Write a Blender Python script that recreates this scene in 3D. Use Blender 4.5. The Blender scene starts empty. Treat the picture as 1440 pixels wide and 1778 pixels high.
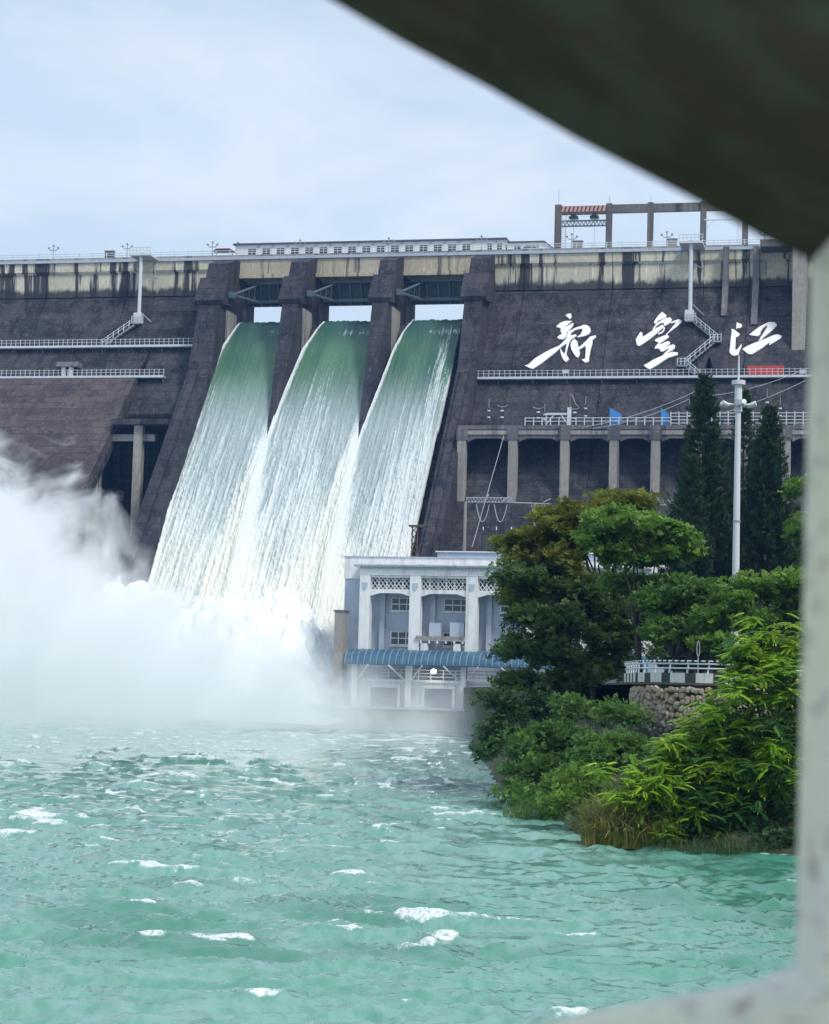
import bpy, bmesh, math, random
import numpy as np
from mathutils import Vector, Matrix
from mathutils.geometry import tessellate_polygon
random.seed(7); rng = np.random.default_rng(7)
SC = bpy.context.scene; COL = SC.collection
R = math.radians
# ------------------------------------------------------------------ camera
F_PX = 3600.0; CAM_H = 6.2; HOR = 1200.0; ROLL = 0.028
PITCH = math.atan((HOR - 889) / F_PX)
cd = bpy.data.cameras.new('camera'); cam = bpy.data.objects.new('camera', cd); COL.objects.link(cam)
cd.sensor_fit = 'HORIZONTAL'; cd.sensor_width = 36.0; cd.lens = 36.0 * F_PX / 1440.0
cd.clip_start = 0.05; cd.clip_end = 6000
_R0 = Vector((1, 0, 0)); _F = Vector((0, math.cos(PITCH), math.sin(PITCH))); _U0 = Vector((0, -math.sin(PITCH), math.cos(PITCH)))
_RR = _R0 * math.cos(ROLL) + _U0 * math.sin(ROLL); _UU = _U0 * math.cos(ROLL) - _R0 * math.sin(ROLL)
cam.matrix_world = Matrix(((_RR.x, _UU.x, -_F.x, 0), (_RR.y, _UU.y, -_F.y, 0), (_RR.z, _UU.z, -_F.z, CAM_H), (0, 0, 0, 1)))
cd.dof.use_dof = True; cd.dof.focus_distance = 260.0; cd.dof.aperture_fstop = 19.0
SC.camera = cam
# ------------------------------------------------------------------ light and sky
SUN_EL = R(48); SUN_AZ = R(140)            # azimuth from +Y towards +X: behind the viewer, to the right
wd = bpy.data.worlds.new('World'); SC.world = wd; wd.use_nodes = True
wt = wd.node_tree; wt.nodes.clear()
def wn(t, **k):
    n = wt.nodes.new(t)
    for a, b in k.items(): setattr(n, a, b)
    return n
sky = wn('ShaderNodeTexSky', sky_type='NISHITA', sun_disc=False, sun_elevation=SUN_EL, sun_rotation=SUN_AZ, air_density=1.0, dust_density=1.5, ozone_density=1.5)
b1 = wn('ShaderNodeBackground'); b1.inputs['Strength'].default_value = 0.085
b2 = wn('ShaderNodeBackground'); b2.inputs['Color'].default_value = (0.62, 0.74, 0.90, 1); b2.inputs['Strength'].default_value = 0.73
tc = wn('ShaderNodeTexCoord'); mp = wn('ShaderNodeMapping'); mp.inputs['Scale'].default_value = (1, 1, 2.6)
nz = wn('ShaderNodeTexNoise'); nz.inputs['Scale'].default_value = 4.0; nz.inputs['Detail'].default_value = 6; nz.inputs['Roughness'].default_value = 0.5; nz.inputs['Distortion'].default_value = 0.3
mr = wn('ShaderNodeMapRange'); mr.inputs['From Min'].default_value = 0.3; mr.inputs['From Max'].default_value = 0.72; mr.inputs['To Min'].default_value = 0.64; mr.inputs['To Max'].default_value = 0.98
mx = wn('ShaderNodeMixShader'); wo = wn('ShaderNodeOutputWorld')
nz2 = wn('ShaderNodeTexNoise'); nz2.inputs['Scale'].default_value = 7.0; nz2.inputs['Detail'].default_value = 7; nz2.inputs['Roughness'].default_value = 0.55; nz2.inputs['Distortion'].default_value = 0.5
cm = wn('ShaderNodeMapRange', interpolation_type='SMOOTHSTEP'); cm.inputs['From Min'].default_value = 0.42; cm.inputs['From Max'].default_value = 0.66
cx_ = wn('ShaderNodeMix', data_type='RGBA'); cx_.inputs[6].default_value = (0.59, 0.72, 0.86, 1); cx_.inputs[7].default_value = (0.71, 0.79, 0.89, 1)
wt.links.new(mp.outputs[0], nz2.inputs['Vector']); wt.links.new(nz2.outputs['Fac'], cm.inputs['Value']); wt.links.new(cm.outputs[0], cx_.inputs[0]); wt.links.new(cx_.outputs[2], b2.inputs['Color'])
for a, b in ((tc.outputs['Generated'], mp.inputs['Vector']), (mp.outputs[0], nz.inputs['Vector']), (nz.outputs['Fac'], mr.inputs['Value']), (mr.outputs[0], mx.inputs[0]),
             (sky.outputs[0], b1.inputs['Color']), (b1.outputs[0], mx.inputs[1]), (b2.outputs[0], mx.inputs[2]), (mx.outputs[0], wo.inputs['Surface'])):
    wt.links.new(a, b)
sd = bpy.data.lights.new('sun', 'SUN'); sd.energy = 1.5; sd.angle = R(12); sd.color = (1.0, 0.96, 0.9)
sun = bpy.data.objects.new('sun', sd); COL.objects.link(sun)
sdir = Vector((math.sin(SUN_AZ) * math.cos(SUN_EL), math.cos(SUN_AZ) * math.cos(SUN_EL), math.sin(SUN_EL)))
sun.rotation_euler = (-sdir).to_track_quat('-Z', 'Y').to_euler(); sun.location = (60, -60, 120)
SC.view_settings.view_transform = 'Standard'; SC.view_settings.look = 'None'
SC.view_settings.exposure = 0.70; SC.view_settings.gamma = 1.0
SC.cycles.use_denoising = True; SC.cycles.use_adaptive_sampling = True; SC.cycles.adaptive_threshold = 0.02
SC.cycles.max_bounces = 12; SC.cycles.diffuse_bounces = 2; SC.cycles.glossy_bounces = 2; SC.cycles.transmission_bounces = 3
SC.cycles.transparent_max_bounces = 8; SC.cycles.volume_bounces = 10
SC.cycles.volume_step_rate = 0.6; SC.cycles.volume_max_steps = 128
SC.cycles.caustics_reflective = False; SC.cycles.caustics_refractive = False
# ------------------------------------------------------------------ pixel to place
AL = R(13); D0 = 400.0
EU = (math.cos(AL), -math.sin(AL)); EW = (-math.sin(AL), -math.cos(AL))
def ray(px, py):
    x = (px - 720) / F_PX; y = (889 - py) / F_PX
    d = _F + _RR * x + _UU * y
    return d
def uz(px, py, w):                        # dam frame: u along the dam, w downstream, z up
    r = ray(px, py); t = (w + D0 * EW[1]) / (r.x * EW[0] + r.y * EW[1])
    p = (r.x * t, r.y * t - D0); return p[0] * EU[0] + p[1] * EU[1], CAM_H + r.z * t
def U(px, py, w): return uz(px, py, w)[0]
def Z(px, py, w): return uz(px, py, w)[1]
def uwz(px, py, prof, w=5.0):             # point of the pixel on the surface w = prof(z)
    for i in range(60):
        u, z = uz(px, py, w); w = .5 * w + .5 * prof(z)
    return u, w, z
def ong(px, py, z=0.0):
    r = ray(px, py); t = (z - CAM_H) / r.z; return Vector((r.x * t, r.y * t, z))
def atd(px, py, d):
    r = ray(px, py); t = d / r.y; return Vector((r.x * t, d, CAM_H + r.z * t))
def W3(u, w, z): return Vector((u * EU[0] + w * EW[0], D0 + u * EU[1] + w * EW[1], z))
# ------------------------------------------------------------------ objects
ORG = {}
def thing(name, label, cat, uw=None, loc=None, group=None, rz=None):
    o = bpy.data.objects.new(name, None); COL.objects.link(o); o.empty_display_size = 0.3
    if uw is not None:
        o.location = W3(*uw); o.rotation_euler = (0, 0, -AL); ORG[o.name] = Vector((uw[0], -uw[1], uw[2]))
    else:
        o.location = loc; o.rotation_euler = (0, 0, rz or 0); ORG[o.name] = None
    o['label'] = label; o['category'] = cat
    if group: o['group'] = group
    return o
def tag(o, label, cat, group=None):
    o['label'] = label; o['category'] = cat
    if group: o['group'] = group
    return o
class MB:
    """collects shapes; coordinates are (u, w, z) in the dam frame, or x, y, z when dam=False"""
    def __init__(s, dam=True): s.v = []; s.f = []; s.dam = dam
    def p(s, a): return Vector((a[0], -a[1], a[2])) if s.dam else Vector(a)
    def poly8(s, q):
        n = len(s.v); s.v += q; s.f += [tuple(n + i for i in c) for c in ((0, 3, 2, 1), (4, 5, 6, 7), (0, 1, 5, 4), (1, 2, 6, 5), (2, 3, 7, 6), (3, 0, 4, 7))]
        return s
    def box(s, a0, a1, b0, b1, c0, c1):
        P = [s.p(t) for t in ((a0, b0, c0), (a1, b0, c0), (a1, b1, c0), (a0, b1, c0), (a0, b0, c1), (a1, b0, c1), (a1, b1, c1), (a0, b1, c1))]
        return s.poly8(P)
    def prism(s, poly, a0, a1, axis=0):   # poly in the two other axes, extruded along axis
        n = len(s.v); m = len(poly)
        def mk(t, a):
            return s.p({0: (a, t[0], t[1]), 1: (t[0], a, t[1]), 2: (t[0], t[1], a)}[axis])
        s.v += [mk(t, a0) for t in poly] + [mk(t, a1) for t in poly]
        tri = tessellate_polygon([[Vector((t[0], t[1], 0)) for t in poly]])
        for t in tri:
            s.f.append(tuple(n + i for i in t)); s.f.append(tuple(n + m + i for i in reversed(t)))
        for i in range(m):
            j = (i + 1) % m; s.f.append((n + i, n + j, n + m + j, n + m + i))
        return s
    def tube(s, a, b, r, k=6, r2=None):
        a = s.p(a); b = s.p(b); d = (b - a)
        if d.length < 1e-6: return s
        q = d.to_track_quat('Z', 'Y'); n = len(s.v); r2 = r if r2 is None else r2
        for c, rr in ((a, r), (b, r2)):
            for i in range(k):
                t = 2 * math.pi * i / k; s.v.append(c + q @ Vector((math.cos(t) * rr, math.sin(t) * rr, 0)))
        for i in range(k):
            j = (i + 1) % k; s.f.append((n + i, n + j, n + k + j, n + k + i))
        s.f.append(tuple(n + i for i in reversed(range(k)))); s.f.append(tuple(n + k + i for i in range(k)))
        return s
    def path(s, pts, r, k=6):
        for a, b in zip(pts[:-1], pts[1:]): s.tube(a, b, r, k)
        return s
    def build(s, name, m, parent=None, fix=True, smooth=False):
        me = bpy.data.meshes.new(name)
        off = Vector((0, 0, 0)); o = bpy.data.objects.new(name, me)
        if parent is not None:
            off = ORG.get(parent.name) or Vector((0, 0, 0))
            if ORG.get(parent.name) is None and not s.dam: off = Vector(parent.location)
        elif s.dam:
            c = sum(s.v, Vector()) / len(s.v); c.z = min(v.z for v in s.v); off = c
            o.location = W3(c.x, -c.y, c.z); o.rotation_euler = (0, 0, -AL)
        me.from_pydata([tuple(v - off) for v in s.v], [], s.f)
        if fix:
            bm = bmesh.new(); bm.from_mesh(me); bmesh.ops.recalc_face_normals(bm, faces=bm.faces); bm.to_mesh(me); bm.free()
        if smooth: me.shade_smooth()
        me.materials.append(m); COL.objects.link(o)
        if parent is not None: o.parent = parent; ORG[o.name] = off
        return o
def link_copy(o, parent, d, dam=True):
    c = o.copy(); COL.objects.link(c); c.parent = parent; c.location = o.location + (Vector((d[0], -d[1], d[2])) if dam else Vector(d)); return c
def np_mesh(name, verts, faces, m, loc=(0, 0, 0), rot=0.0, smooth=False, attrs=None, parent=None):
    me = bpy.data.meshes.new(name); verts = np.asarray(verts, np.float32); faces = np.asarray(faces, np.int32)
    k = faces.shape[1]; nf = len(faces)
    me.vertices.add(len(verts)); me.vertices.foreach_set('co', verts.ravel())
    me.loops.add(nf * k); me.loops.foreach_set('vertex_index', faces.ravel())
    me.polygons.add(nf); me.polygons.foreach_set('loop_start', np.arange(0, nf * k, k, dtype=np.int32))
    if smooth: me.polygons.foreach_set('use_smooth', np.ones(nf, bool))
    me.update(calc_edges=True)
    for a, v in (attrs or {}).items():
        t = me.attributes.new(a, 'FLOAT', 'POINT'); t.data.foreach_set('value', np.asarray(v, np.float32).ravel())
    me.materials.append(m); o = bpy.data.objects.new(name, me); COL.objects.link(o)
    o.location = loc; o.rotation_euler = (0, 0, rot)
    if parent is not None: o.parent = parent
    return o
# ------------------------------------------------------------------ noise for geometry
def _hash(ix, iy, seed):
    h = (ix.astype(np.int64) * 374761393 + iy.astype(np.int64) * 668265263 + seed * 1442695041) & 0x7fffffff
    h = ((h ^ (h >> 13)) * 1274126177) & 0x7fffffff
    return ((h ^ (h >> 16)) & 0xffff) / 65535.0
def vnoise(x, y, seed=0):
    ix = np.floor(x); iy = np.floor(y); fx = x - ix; fy = y - iy
    fx = fx * fx * fx * (fx * (fx * 6 - 15) + 10); fy = fy * fy * fy * (fy * (fy * 6 - 15) + 10)
    a = _hash(ix, iy, seed); b = _hash(ix + 1, iy, seed); c = _hash(ix, iy + 1, seed); d = _hash(ix + 1, iy + 1, seed)
    return (a + (b - a) * fx) * (1 - fy) + (c + (d - c) * fx) * fy
def fbm(x, y, o=4, seed=0, g=0.5):
    s = 0; a = 1; t = 0
    for i in range(o):
        s = s + a * vnoise(x, y, seed + i * 17); t += a; a *= g; x = x * 2.03 + 5.1; y = y * 2.03 + 1.7
    return s / t
def sstep(a, b, x): t = np.clip((x - a) / (b - a), 0, 1); return t * t * (3 - 2 * t)
# ------------------------------------------------------------------ materials
class NB:
    def __init__(s, name):
        s.m = bpy.data.materials.new(name); s.m.use_nodes = True; s.t = s.m.node_tree; s.t.nodes.clear()
        s.out = s.t.nodes.new('ShaderNodeOutputMaterial'); s._pos = None
    def n(s, typ, ins=None, **k):
        n = s.t.nodes.new('ShaderNode' + typ)
        for a, b in k.items(): setattr(n, a, b)
        for a, b in (ins or {}).items(): s.set(n.inputs[a], b)
        return n
    def set(s, sock, v):
        if isinstance(v, bpy.types.NodeSocket): s.t.links.new(v, sock)
        elif isinstance(v, (tuple, list)) and len(v) == 3 and sock.type == 'RGBA': sock.default_value = (*v, 1)
        else: sock.default_value = v
    def pos(s):
        if s._pos is None: s._pos = s.n('NewGeometry').outputs['Position']
        return s._pos
    def noise(s, scale=1.0, stretch=(1, 1, 1), detail=4, rough=0.55, vec=None, dist=0.0):
        mp = s.n('Mapping', {'Vector': vec or s.pos(), 'Scale': stretch})
        return s.n('TexNoise', {'Vector': mp.outputs[0], 'Scale': scale, 'Detail': detail, 'Roughness': rough, 'Distortion': dist}).outputs['Fac']
    def ramp(s, v, a, b, lo=0.0, hi=1.0):
        return s.n('MapRange', {'Value': v, 'From Min': a, 'From Max': b, 'To Min': lo, 'To Max': hi}, interpolation_type='SMOOTHSTEP').outputs[0]
    def mix(s, f, a, b, mode='MIX'):
        n = s.n('Mix', data_type='RGBA', blend_type=mode)
        s.set(n.inputs[0], f); s.set(n.inputs[6], a); s.set(n.inputs[7], b); return n.outputs[2]
    def math(s, op, a, b=0.0, c=0.0, clamp=False):
        n = s.n('Math', operation=op, use_clamp=clamp); s.set(n.inputs[0], a); s.set(n.inputs[1], b); s.set(n.inputs[2], c); return n.outputs[0]
    def attr(s, name): return s.n('Attribute', attribute_name=name).outputs['Fac']
    def bump(s, h, strength=0.3, dist=0.1): return s.n('Bump', {'Height': h, 'Strength': strength, 'Distance': dist}).outputs[0]
    def bsdf(s, col, rough=0.8, normal=None, **k):
        d = {'Base Color': col, 'Roughness': rough}
        if normal is not None: d['Normal'] = normal
        d.update(k); n = s.n('BsdfPrincipled', d); s.t.links.new(n.outputs[0], s.out.inputs['Surface']); return n
def concrete(name, c1, c2, dark, streak=(0.52, 0.66), lift=True, blotch=0.35, amount=1.0, foot=None):
    b = NB(name)
    big = b.noise(blotch * 0.2, (1, 1, 1), 5)
    fine = b.noise(2.2, (1, 1, 0.5), 5, 0.65)
    col = b.mix(b.ramp(big, 0.35, 0.65), c1, c2)
    col = b.mix(b.ramp(fine, 0.3, 0.75, 0.0, 0.5), col, tuple(v * 0.55 for v in c1))
    st = b.noise(0.55, (1, 1, 0.055), 5, 0.6)
    col = b.mix(b.ramp(st, streak[0], streak[1], 0.0, amount), col, dark)
    if lift:
        sp = b.n('SeparateXYZ', {'Vector': b.pos()}); zf = b.math('FLOOR', b.math('MULTIPLY', sp.outputs['Z'], 0.72)); xf = b.math('FLOOR', b.math('ADD', b.math('MULTIPLY', sp.outputs['X'], 0.105), b.math('MULTIPLY', zf, 0.37)))
        wn_ = b.n('TexWhiteNoise', {'Vector': b.n('CombineXYZ', {'X': xf, 'Y': zf}).outputs[0]}, noise_dimensions='2D').outputs['Value']
        col = b.mix(b.ramp(wn_, 0.0, 1.0, 0.0, 0.30), col, tuple(v * 1.7 for v in c2))
        sm = b.noise(0.9, (1, 1, 0.10), 6, 0.7); col = b.mix(b.ramp(sm, 0.5, 0.66, 0, 0.75), col, tuple(v * 0.45 for v in c1))
        vs = b.noise(0.32, (1, 1, 0.03), 6, 0.7); col = b.mix(b.ramp(vs, 0.5, 0.6, 0, 0.6), col, dark)
        vt = b.noise(0.75, (1, 1, 0.07), 5, 0.7); col = b.mix(b.ramp(vt, 0.6, 0.72, 0, 0.5), col, tuple(min(1, v * 1.9 + 0.03) for v in c2))
        ef = b.noise(3.2, (1, 1, 0.12), 4, 0.7); col = b.mix(b.ramp(ef, 0.56, 0.70, 0, 0.42), col, tuple(min(1, v * 2.8 + 0.05) for v in c2))
    st2 = b.noise(1.7, (1, 1, 0.035), 4, 0.6)
    col = b.mix(b.ramp(st2, 0.58, 0.74, 0, 0.6 * amount), col, tuple(min(1, v * 2.0 + 0.03) for v in c2))
    h = fine
    if lift:
        z = b.n('SeparateXYZ', {'Vector': b.pos()}).outputs['Z']
        ln = b.math('PINGPONG', b.math('ADD', b.math('MULTIPLY', z, 0.72), b.math('MULTIPLY', big, 0.25)), 0.5)
        l2 = b.ramp(ln, 0.0, 0.09, 1.0, 0.0)
        col = b.mix(b.math('MULTIPLY', l2, b.ramp(b.noise(0.3, (1, 1, 3), 3), 0.3, 0.6, 0, 0.9)), col, tuple(v * 0.3 for v in c1))
        h = b.math('SUBTRACT', fine, b.math('MULTIPLY', l2, 0.6))
    if foot is not None:
        z = b.n('SeparateXYZ', {'Vector': b.pos()}).outputs['Z']
        e = b.math('ADD', b.math('SUBTRACT', z, foot), b.math('MULTIPLY', b.math('SUBTRACT', b.noise(.28, (1, 1, .4), 5, .65), .5), -4.5))
        col = b.mix(b.ramp(e, -.3, .9, .92, 0), col, dark)
    b.bsdf(col, 0.9, b.bump(h, 0.5, 0.15)); return b.m
def plain(name, c, rough=0.5, metal=0.0, var=0.25, scale=1.5, vstreak=0.0, dirt=None):
    b = NB(name); f = b.noise(scale, (1, 1, 0.4), 4, 0.6)
    col = b.mix(b.ramp(f, 0.3, 0.75, 0, var), c, tuple(v * 0.5 for v in c))
    if vstreak: col = b.mix(b.ramp(b.noise(0.9, (1, 1, 0.06), 5, 0.65), 0.5, 0.7, 0, vstreak), col, dirt or tuple(v * 0.35 for v in c))
    b.bsdf(col, rough, Metallic=metal); return b.m
MT = {}
MT['dam'] = concrete('dark_weathered_concrete', (0.029, 0.029, 0.035), (0.060, 0.056, 0.060), (0.006, 0.007, 0.012), (0.49, 0.60), amount=1.0)
MT['slab'] = concrete('brown_weathered_concrete', (0.060, 0.046, 0.048), (0.092, 0.072, 0.070), (0.026, 0.022, 0.028), (0.5, 0.7), amount=0.8)
MT['beige'] = concrete('stained_beige_concrete', (0.55, 0.51, 0.40), (0.66, 0.62, 0.51), (0.022, 0.022, 0.030), (0.50, 0.58), lift=False, amount=0.95, foot=85.2)
MT['beam'] = concrete('beam_concrete', (0.47, 0.41, 0.31), (0.55, 0.49, 0.39), (0.07, 0.065, 0.07), (0.56, 0.66), lift=False, amount=0.85)
MT['pier'] = concrete('pier_concrete', (0.026, 0.025, 0.034), (0.052, 0.047, 0.055), (0.008, 0.009, 0.018), (0.5, 0.62), amount=1.0)
MT['column'] = concrete('column_concrete', (0.30, 0.28, 0.26), (0.38, 0.35, 0.31), (0.09, 0.09, 0.10), (0.52, 0.66), lift=False, amount=0.8)
MT['deckc'] = concrete('deck_concrete', (0.13, 0.125, 0.14), (0.2, 0.19, 0.19), (0.05, 0.05, 0.07), (0.5, 0.62), lift=False, amount=0.8)
MT['gantry'] = concrete('gantry_concrete', (0.11, 0.10, 0.10), (0.17, 0.155, 0.14), (0.05, 0.045, 0.05), lift=False)
MT['white'] = plain('white_painted_steel', (0.62, 0.65, 0.68), 0.45, var=0.12)
MT['letter'] = plain('white_lettering', (0.88, 0.87, 0.88), 0.6, var=0.06)
MT['grey'] = plain('grey_steel', (0.33, 0.36, 0.40), 0.5, var=0.3)
MT['wall'] = plain('white_render', (0.76, 0.77, 0.78), 0.8, var=0.28, vstreak=0.6, dirt=(0.40, 0.42, 0.43))
MT['wallb'] = plain('blue_grey_render', (0.44, 0.50, 0.59), 0.8, var=0.3, vstreak=0.5, dirt=(0.32, 0.38, 0.48))
MT['shed'] = plain('white_clad_wall', (0.80, 0.81, 0.80), 0.7, var=0.08, vstreak=0.2, dirt=(0.55, 0.55, 0.55))
MT['roofdark'] = plain('dark_roof_edge', (0.10, 0.105, 0.115), 0.6)
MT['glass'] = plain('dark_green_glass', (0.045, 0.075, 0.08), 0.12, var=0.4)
MT['canopy'] = plain('blue_sheet_roof', (0.045, 0.125, 0.20), 0.45, var=0.25, vstreak=0.3, dirt=(0.2, 0.33, 0.42))
MT['rib'] = plain('pale_roof_rib', (0.22, 0.31, 0.38), 0.5)
MT['steel'] = plain('dark_blue_gate_steel', (0.045, 0.075, 0.105), 0.55, var=0.5, vstreak=0.4)
MT['steel2'] = plain('gate_arm_steel', (0.10, 0.14, 0.17), 0.55, var=0.4)
MT['rust'] = plain('rusty_steel', (0.13, 0.085, 0.07), 0.8, var=0.5)
MT['red'] = plain('red_banner', (0.50, 0.06, 0.06), 0.7, var=0.2)
MT['pink'] = plain('salmon_paint', (0.62, 0.33, 0.27), 0.6, var=0.2)
MT['blue'] = plain('bright_blue_panel', (0.05, 0.24, 0.60), 0.5, var=0.15)
MT['black'] = plain('black_insulator', (0.025, 0.025, 0.032), 0.3)
MT['cable'] = plain('pale_cable', (0.42, 0.44, 0.47), 0.6)
MT['dark'] = plain('dark_interior', (0.03, 0.035, 0.045), 0.8)
MT['kerbw'] = plain('white_kerb_paint', (0.66, 0.66, 0.63), 0.8, var=0.35, scale=4)
MT['kerbb'] = plain('black_kerb_paint', (0.045, 0.055, 0.055), 0.8, var=0.4, scale=4)
MT['asphalt'] = plain('asphalt', (0.05, 0.05, 0.052), 0.9, var=0.3)
MT['bark'] = plain('tree_bark', (0.055, 0.045, 0.035), 0.95, var=0.5, scale=5)
MT['barkp'] = plain('pale_bark', (0.20, 0.18, 0.145), 0.9, var=0.5, scale=5)
MT['carred'] = plain('dark_red_canopy', (0.12, 0.03, 0.035), 0.5)
MT['tyre'] = plain('tyre_rubber', (0.02, 0.02, 0.02), 0.8)
def shade_concrete():  # mottled concrete; the soffit's shade is put into its dark colour
    b = NB('dark_shade_concrete'); f = b.noise(22, (1, 1, 1), 4); g = b.noise(30, (1, 1, 1), 4)
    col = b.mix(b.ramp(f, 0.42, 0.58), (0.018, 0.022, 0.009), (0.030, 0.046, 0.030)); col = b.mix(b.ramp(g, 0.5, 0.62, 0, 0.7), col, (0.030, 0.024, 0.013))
    b.bsdf(col, 0.95, b.bump(g, 0.3, 0.004)); return b.m
MT['shade_concrete'] = shade_concrete()
def palec():
    b = NB('pale_weathered_concrete'); f = b.noise(75, (1, .35, 1), 3, 0.6); g = b.noise(150, (1, 1, 1), 4)
    h = b.noise(13, (1, 1, 0.7), 3)
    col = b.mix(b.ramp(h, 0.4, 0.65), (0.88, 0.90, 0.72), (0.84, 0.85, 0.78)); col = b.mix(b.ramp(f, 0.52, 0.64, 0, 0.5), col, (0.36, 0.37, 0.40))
    col = b.mix(b.ramp(b.noise(55, (1, .4, 1), 2), 0.6, 0.68, 0, 0.6), col, (0.45, 0.30, 0.24))
    b.bsdf(col, 0.95, b.bump(g, 0.4, 0.003)); return b.m
MT['palec'] = palec()
def stone():
    b = NB('rubble_stone'); r = b.n('ObjectInfo').outputs['Random']; f = b.noise(6, (1, 1, 1), 5, 0.6)
    rp = b.n('ValToRGB', {'Fac': r}); e = rp.color_ramp.elements
    e[0].color = (0.30, 0.245, 0.17, 1); e[1].color = (0.42, 0.38, 0.32, 1)
    x = rp.color_ramp.elements.new(0.4); x.color = (0.47, 0.42, 0.34, 1); x = rp.color_ramp.elements.new(0.7); x.color = (0.36, 0.27, 0.16, 1)
    col = b.mix(b.ramp(f, 0.35, 0.75, 0, 0.6), rp.outputs[0], (0.16, 0.14, 0.12)); b.bsdf(col, 0.9, b.bump(f, 0.5, 0.03)); return b.m
MT['stone'] = stone()
MT['mortar'] = plain('grey_mortar', (0.13, 0.115, 0.095), 0.95, var=.5, scale=5)
MT['oldwall'] = plain('mossy_old_stone', (0.11, 0.10, 0.09), 0.95, var=0.6, scale=3)
def soil():
    b = NB('bank_soil'); f = b.noise(1.2, (1, 1, 1), 6); g = b.noise(0.25, (1, 1, 1), 4)
    col = b.mix(b.ramp(f, 0.35, 0.65), (0.03, 0.045, 0.018), (0.07, 0.065, 0.035)); col = b.mix(b.ramp(g, 0.4, 0.6), col, (0.03, 0.055, 0.018))
    b.bsdf(col, 0.95, b.bump(f, 0.8, 0.3)); return b.m
MT['soil'] = soil()
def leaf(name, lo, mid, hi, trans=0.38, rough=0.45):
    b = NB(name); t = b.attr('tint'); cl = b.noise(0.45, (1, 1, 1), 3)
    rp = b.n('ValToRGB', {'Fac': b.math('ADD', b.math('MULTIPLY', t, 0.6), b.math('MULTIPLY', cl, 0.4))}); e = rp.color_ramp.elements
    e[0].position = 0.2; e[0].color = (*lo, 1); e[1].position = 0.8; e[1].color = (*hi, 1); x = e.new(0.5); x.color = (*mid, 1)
    p = b.n('BsdfPrincipled', {'Base Color': rp.outputs[0], 'Roughness': rough}); p.inputs['Specular IOR Level'].default_value = 0.3
    tr = b.n('BsdfTranslucent', {'Color': b.mix(0.5, rp.outputs[0], hi)})
    m = b.n('MixShader', {0: trans, 1: p.outputs[0], 2: tr.outputs[0]}); b.t.links.new(m.outputs[0], b.out.inputs['Surface']); return b.m
MT['lf_olive'] = leaf('olive_leaves', (0.055, 0.078, 0.012), (0.135, 0.165, 0.022), (0.26, 0.28, 0.036))
MT['lf_green'] = leaf('fresh_green_leaves', (0.035, 0.095, 0.016), (0.11, 0.23, 0.035), (0.27, 0.42, 0.065))
MT['lf_dark'] = leaf('dark_green_leaves', (0.018, 0.05, 0.02), (0.046, 0.105, 0.036), (0.11, 0.19, 0.058))
MT['lf_mid'] = leaf('mid_green_leaves', (0.028, 0.078, 0.02), (0.085, 0.19, 0.038), (0.2, 0.34, 0.065))
MT['lf_pine'] = leaf('blue_green_needles', (0.007, 0.022, 0.01), (0.016, 0.045, 0.018), (0.042, 0.09, 0.032), 0.1, 0.6)
MT['lf_oldgreen'] = leaf('old_olive_green_leaves', (0.024, 0.055, 0.015), (0.062, 0.125, 0.03), (0.15, 0.23, 0.05))
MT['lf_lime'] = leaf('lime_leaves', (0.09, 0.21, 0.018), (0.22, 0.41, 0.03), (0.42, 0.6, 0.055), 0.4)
MT['lf_reed'] = leaf('reed_blades', (0.13, 0.19, 0.03), (0.32, 0.32, 0.08), (0.55, 0.46, 0.20), 0.45)
MT['lf_limedark'] = leaf('shaded_pinnate_leaves', (0.022, 0.075, 0.02), (0.055, 0.15, 0.032), (0.13, 0.26, 0.05), 0.3)  # darker copy of the leaf colour, with shade painted in
# ================================================================== THE DAM
ZC = 91.0; ZB = 84.0; KF = 0.7
def WF(z): return -0.6 if z > ZB else -0.6 + KF * (ZB - z)
def WCH(z):                                # spillway surface
    s = max(0.0, 78.0 - z)
    return 2.0 + (2.2 * math.sqrt(s) if s < 1.9 else 2.2 * math.sqrt(1.9) + 0.8 * (s - 1.9))
PIER = [(-24.6, -21.3), (-6.7, -3.5)]; TIP = [-22.7, -5.3]; LW = (-41.5, -37.1); RW = (11.2, 14.6)
dam = thing('concrete_dam', 'tall dark stained concrete dam with open spillway across the river', 'dam', (0, 0, 0))
def block(u0, u1, zlow=-3.0, notch=None):
    zr = 57.6
    poly = [(-10, zlow), (-10, ZC), (-0.9, ZC), (-0.9, ZB + 0.02), (WF(ZB - 0.01), ZB), (WF(zr), zr), (WF(zr) - .4, zr - 1.2), (3, zr - 1.2), (3, zlow)] if u1 == LW[0] else [(-10, zlow), (-10, ZC), (-0.9, ZC), (-0.9, ZB + 0.02), (WF(ZB - 0.01), ZB), (WF(zlow), zlow)]
    o = MB().prism(poly, u0 + 0.06, u1 - 0.06).build('dam_block', MT['dam'], dam)
    # beige upper wall with parapet beam
    MB().prism([(-0.92, ZB + 0.05), (-0.3, ZB + 0.05), (-0.3, 88.6), (-0.92, 88.6)], u0 + 0.08, u1 - 0.08).build('upper_wall', MT['beige'], dam)
    MB().prism([(-0.92, 88.62), (-0.25, 88.62), (0.25, 89.2), (0.25, ZC - 0.02), (-0.92, ZC - 0.02)], u0 + 0.05, u1 - 0.05).build('parapet_beam', MT['beige'], dam)
    return o
joints_r = [14.6, 20.4, 37.6, 55.0, 63.5, 82.0, 100.0, 120.0]
joints_l = [-150, -131.0, -113.5, -96.0, -78.5, -61.0, LW[0]]
blocks = []
for a, b in list(zip(joints_r[:-1], joints_r[1:])) + list(zip(joints_l[:-1], joints_l[1:])): blocks.append((a, b, block(a, b)))
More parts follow.
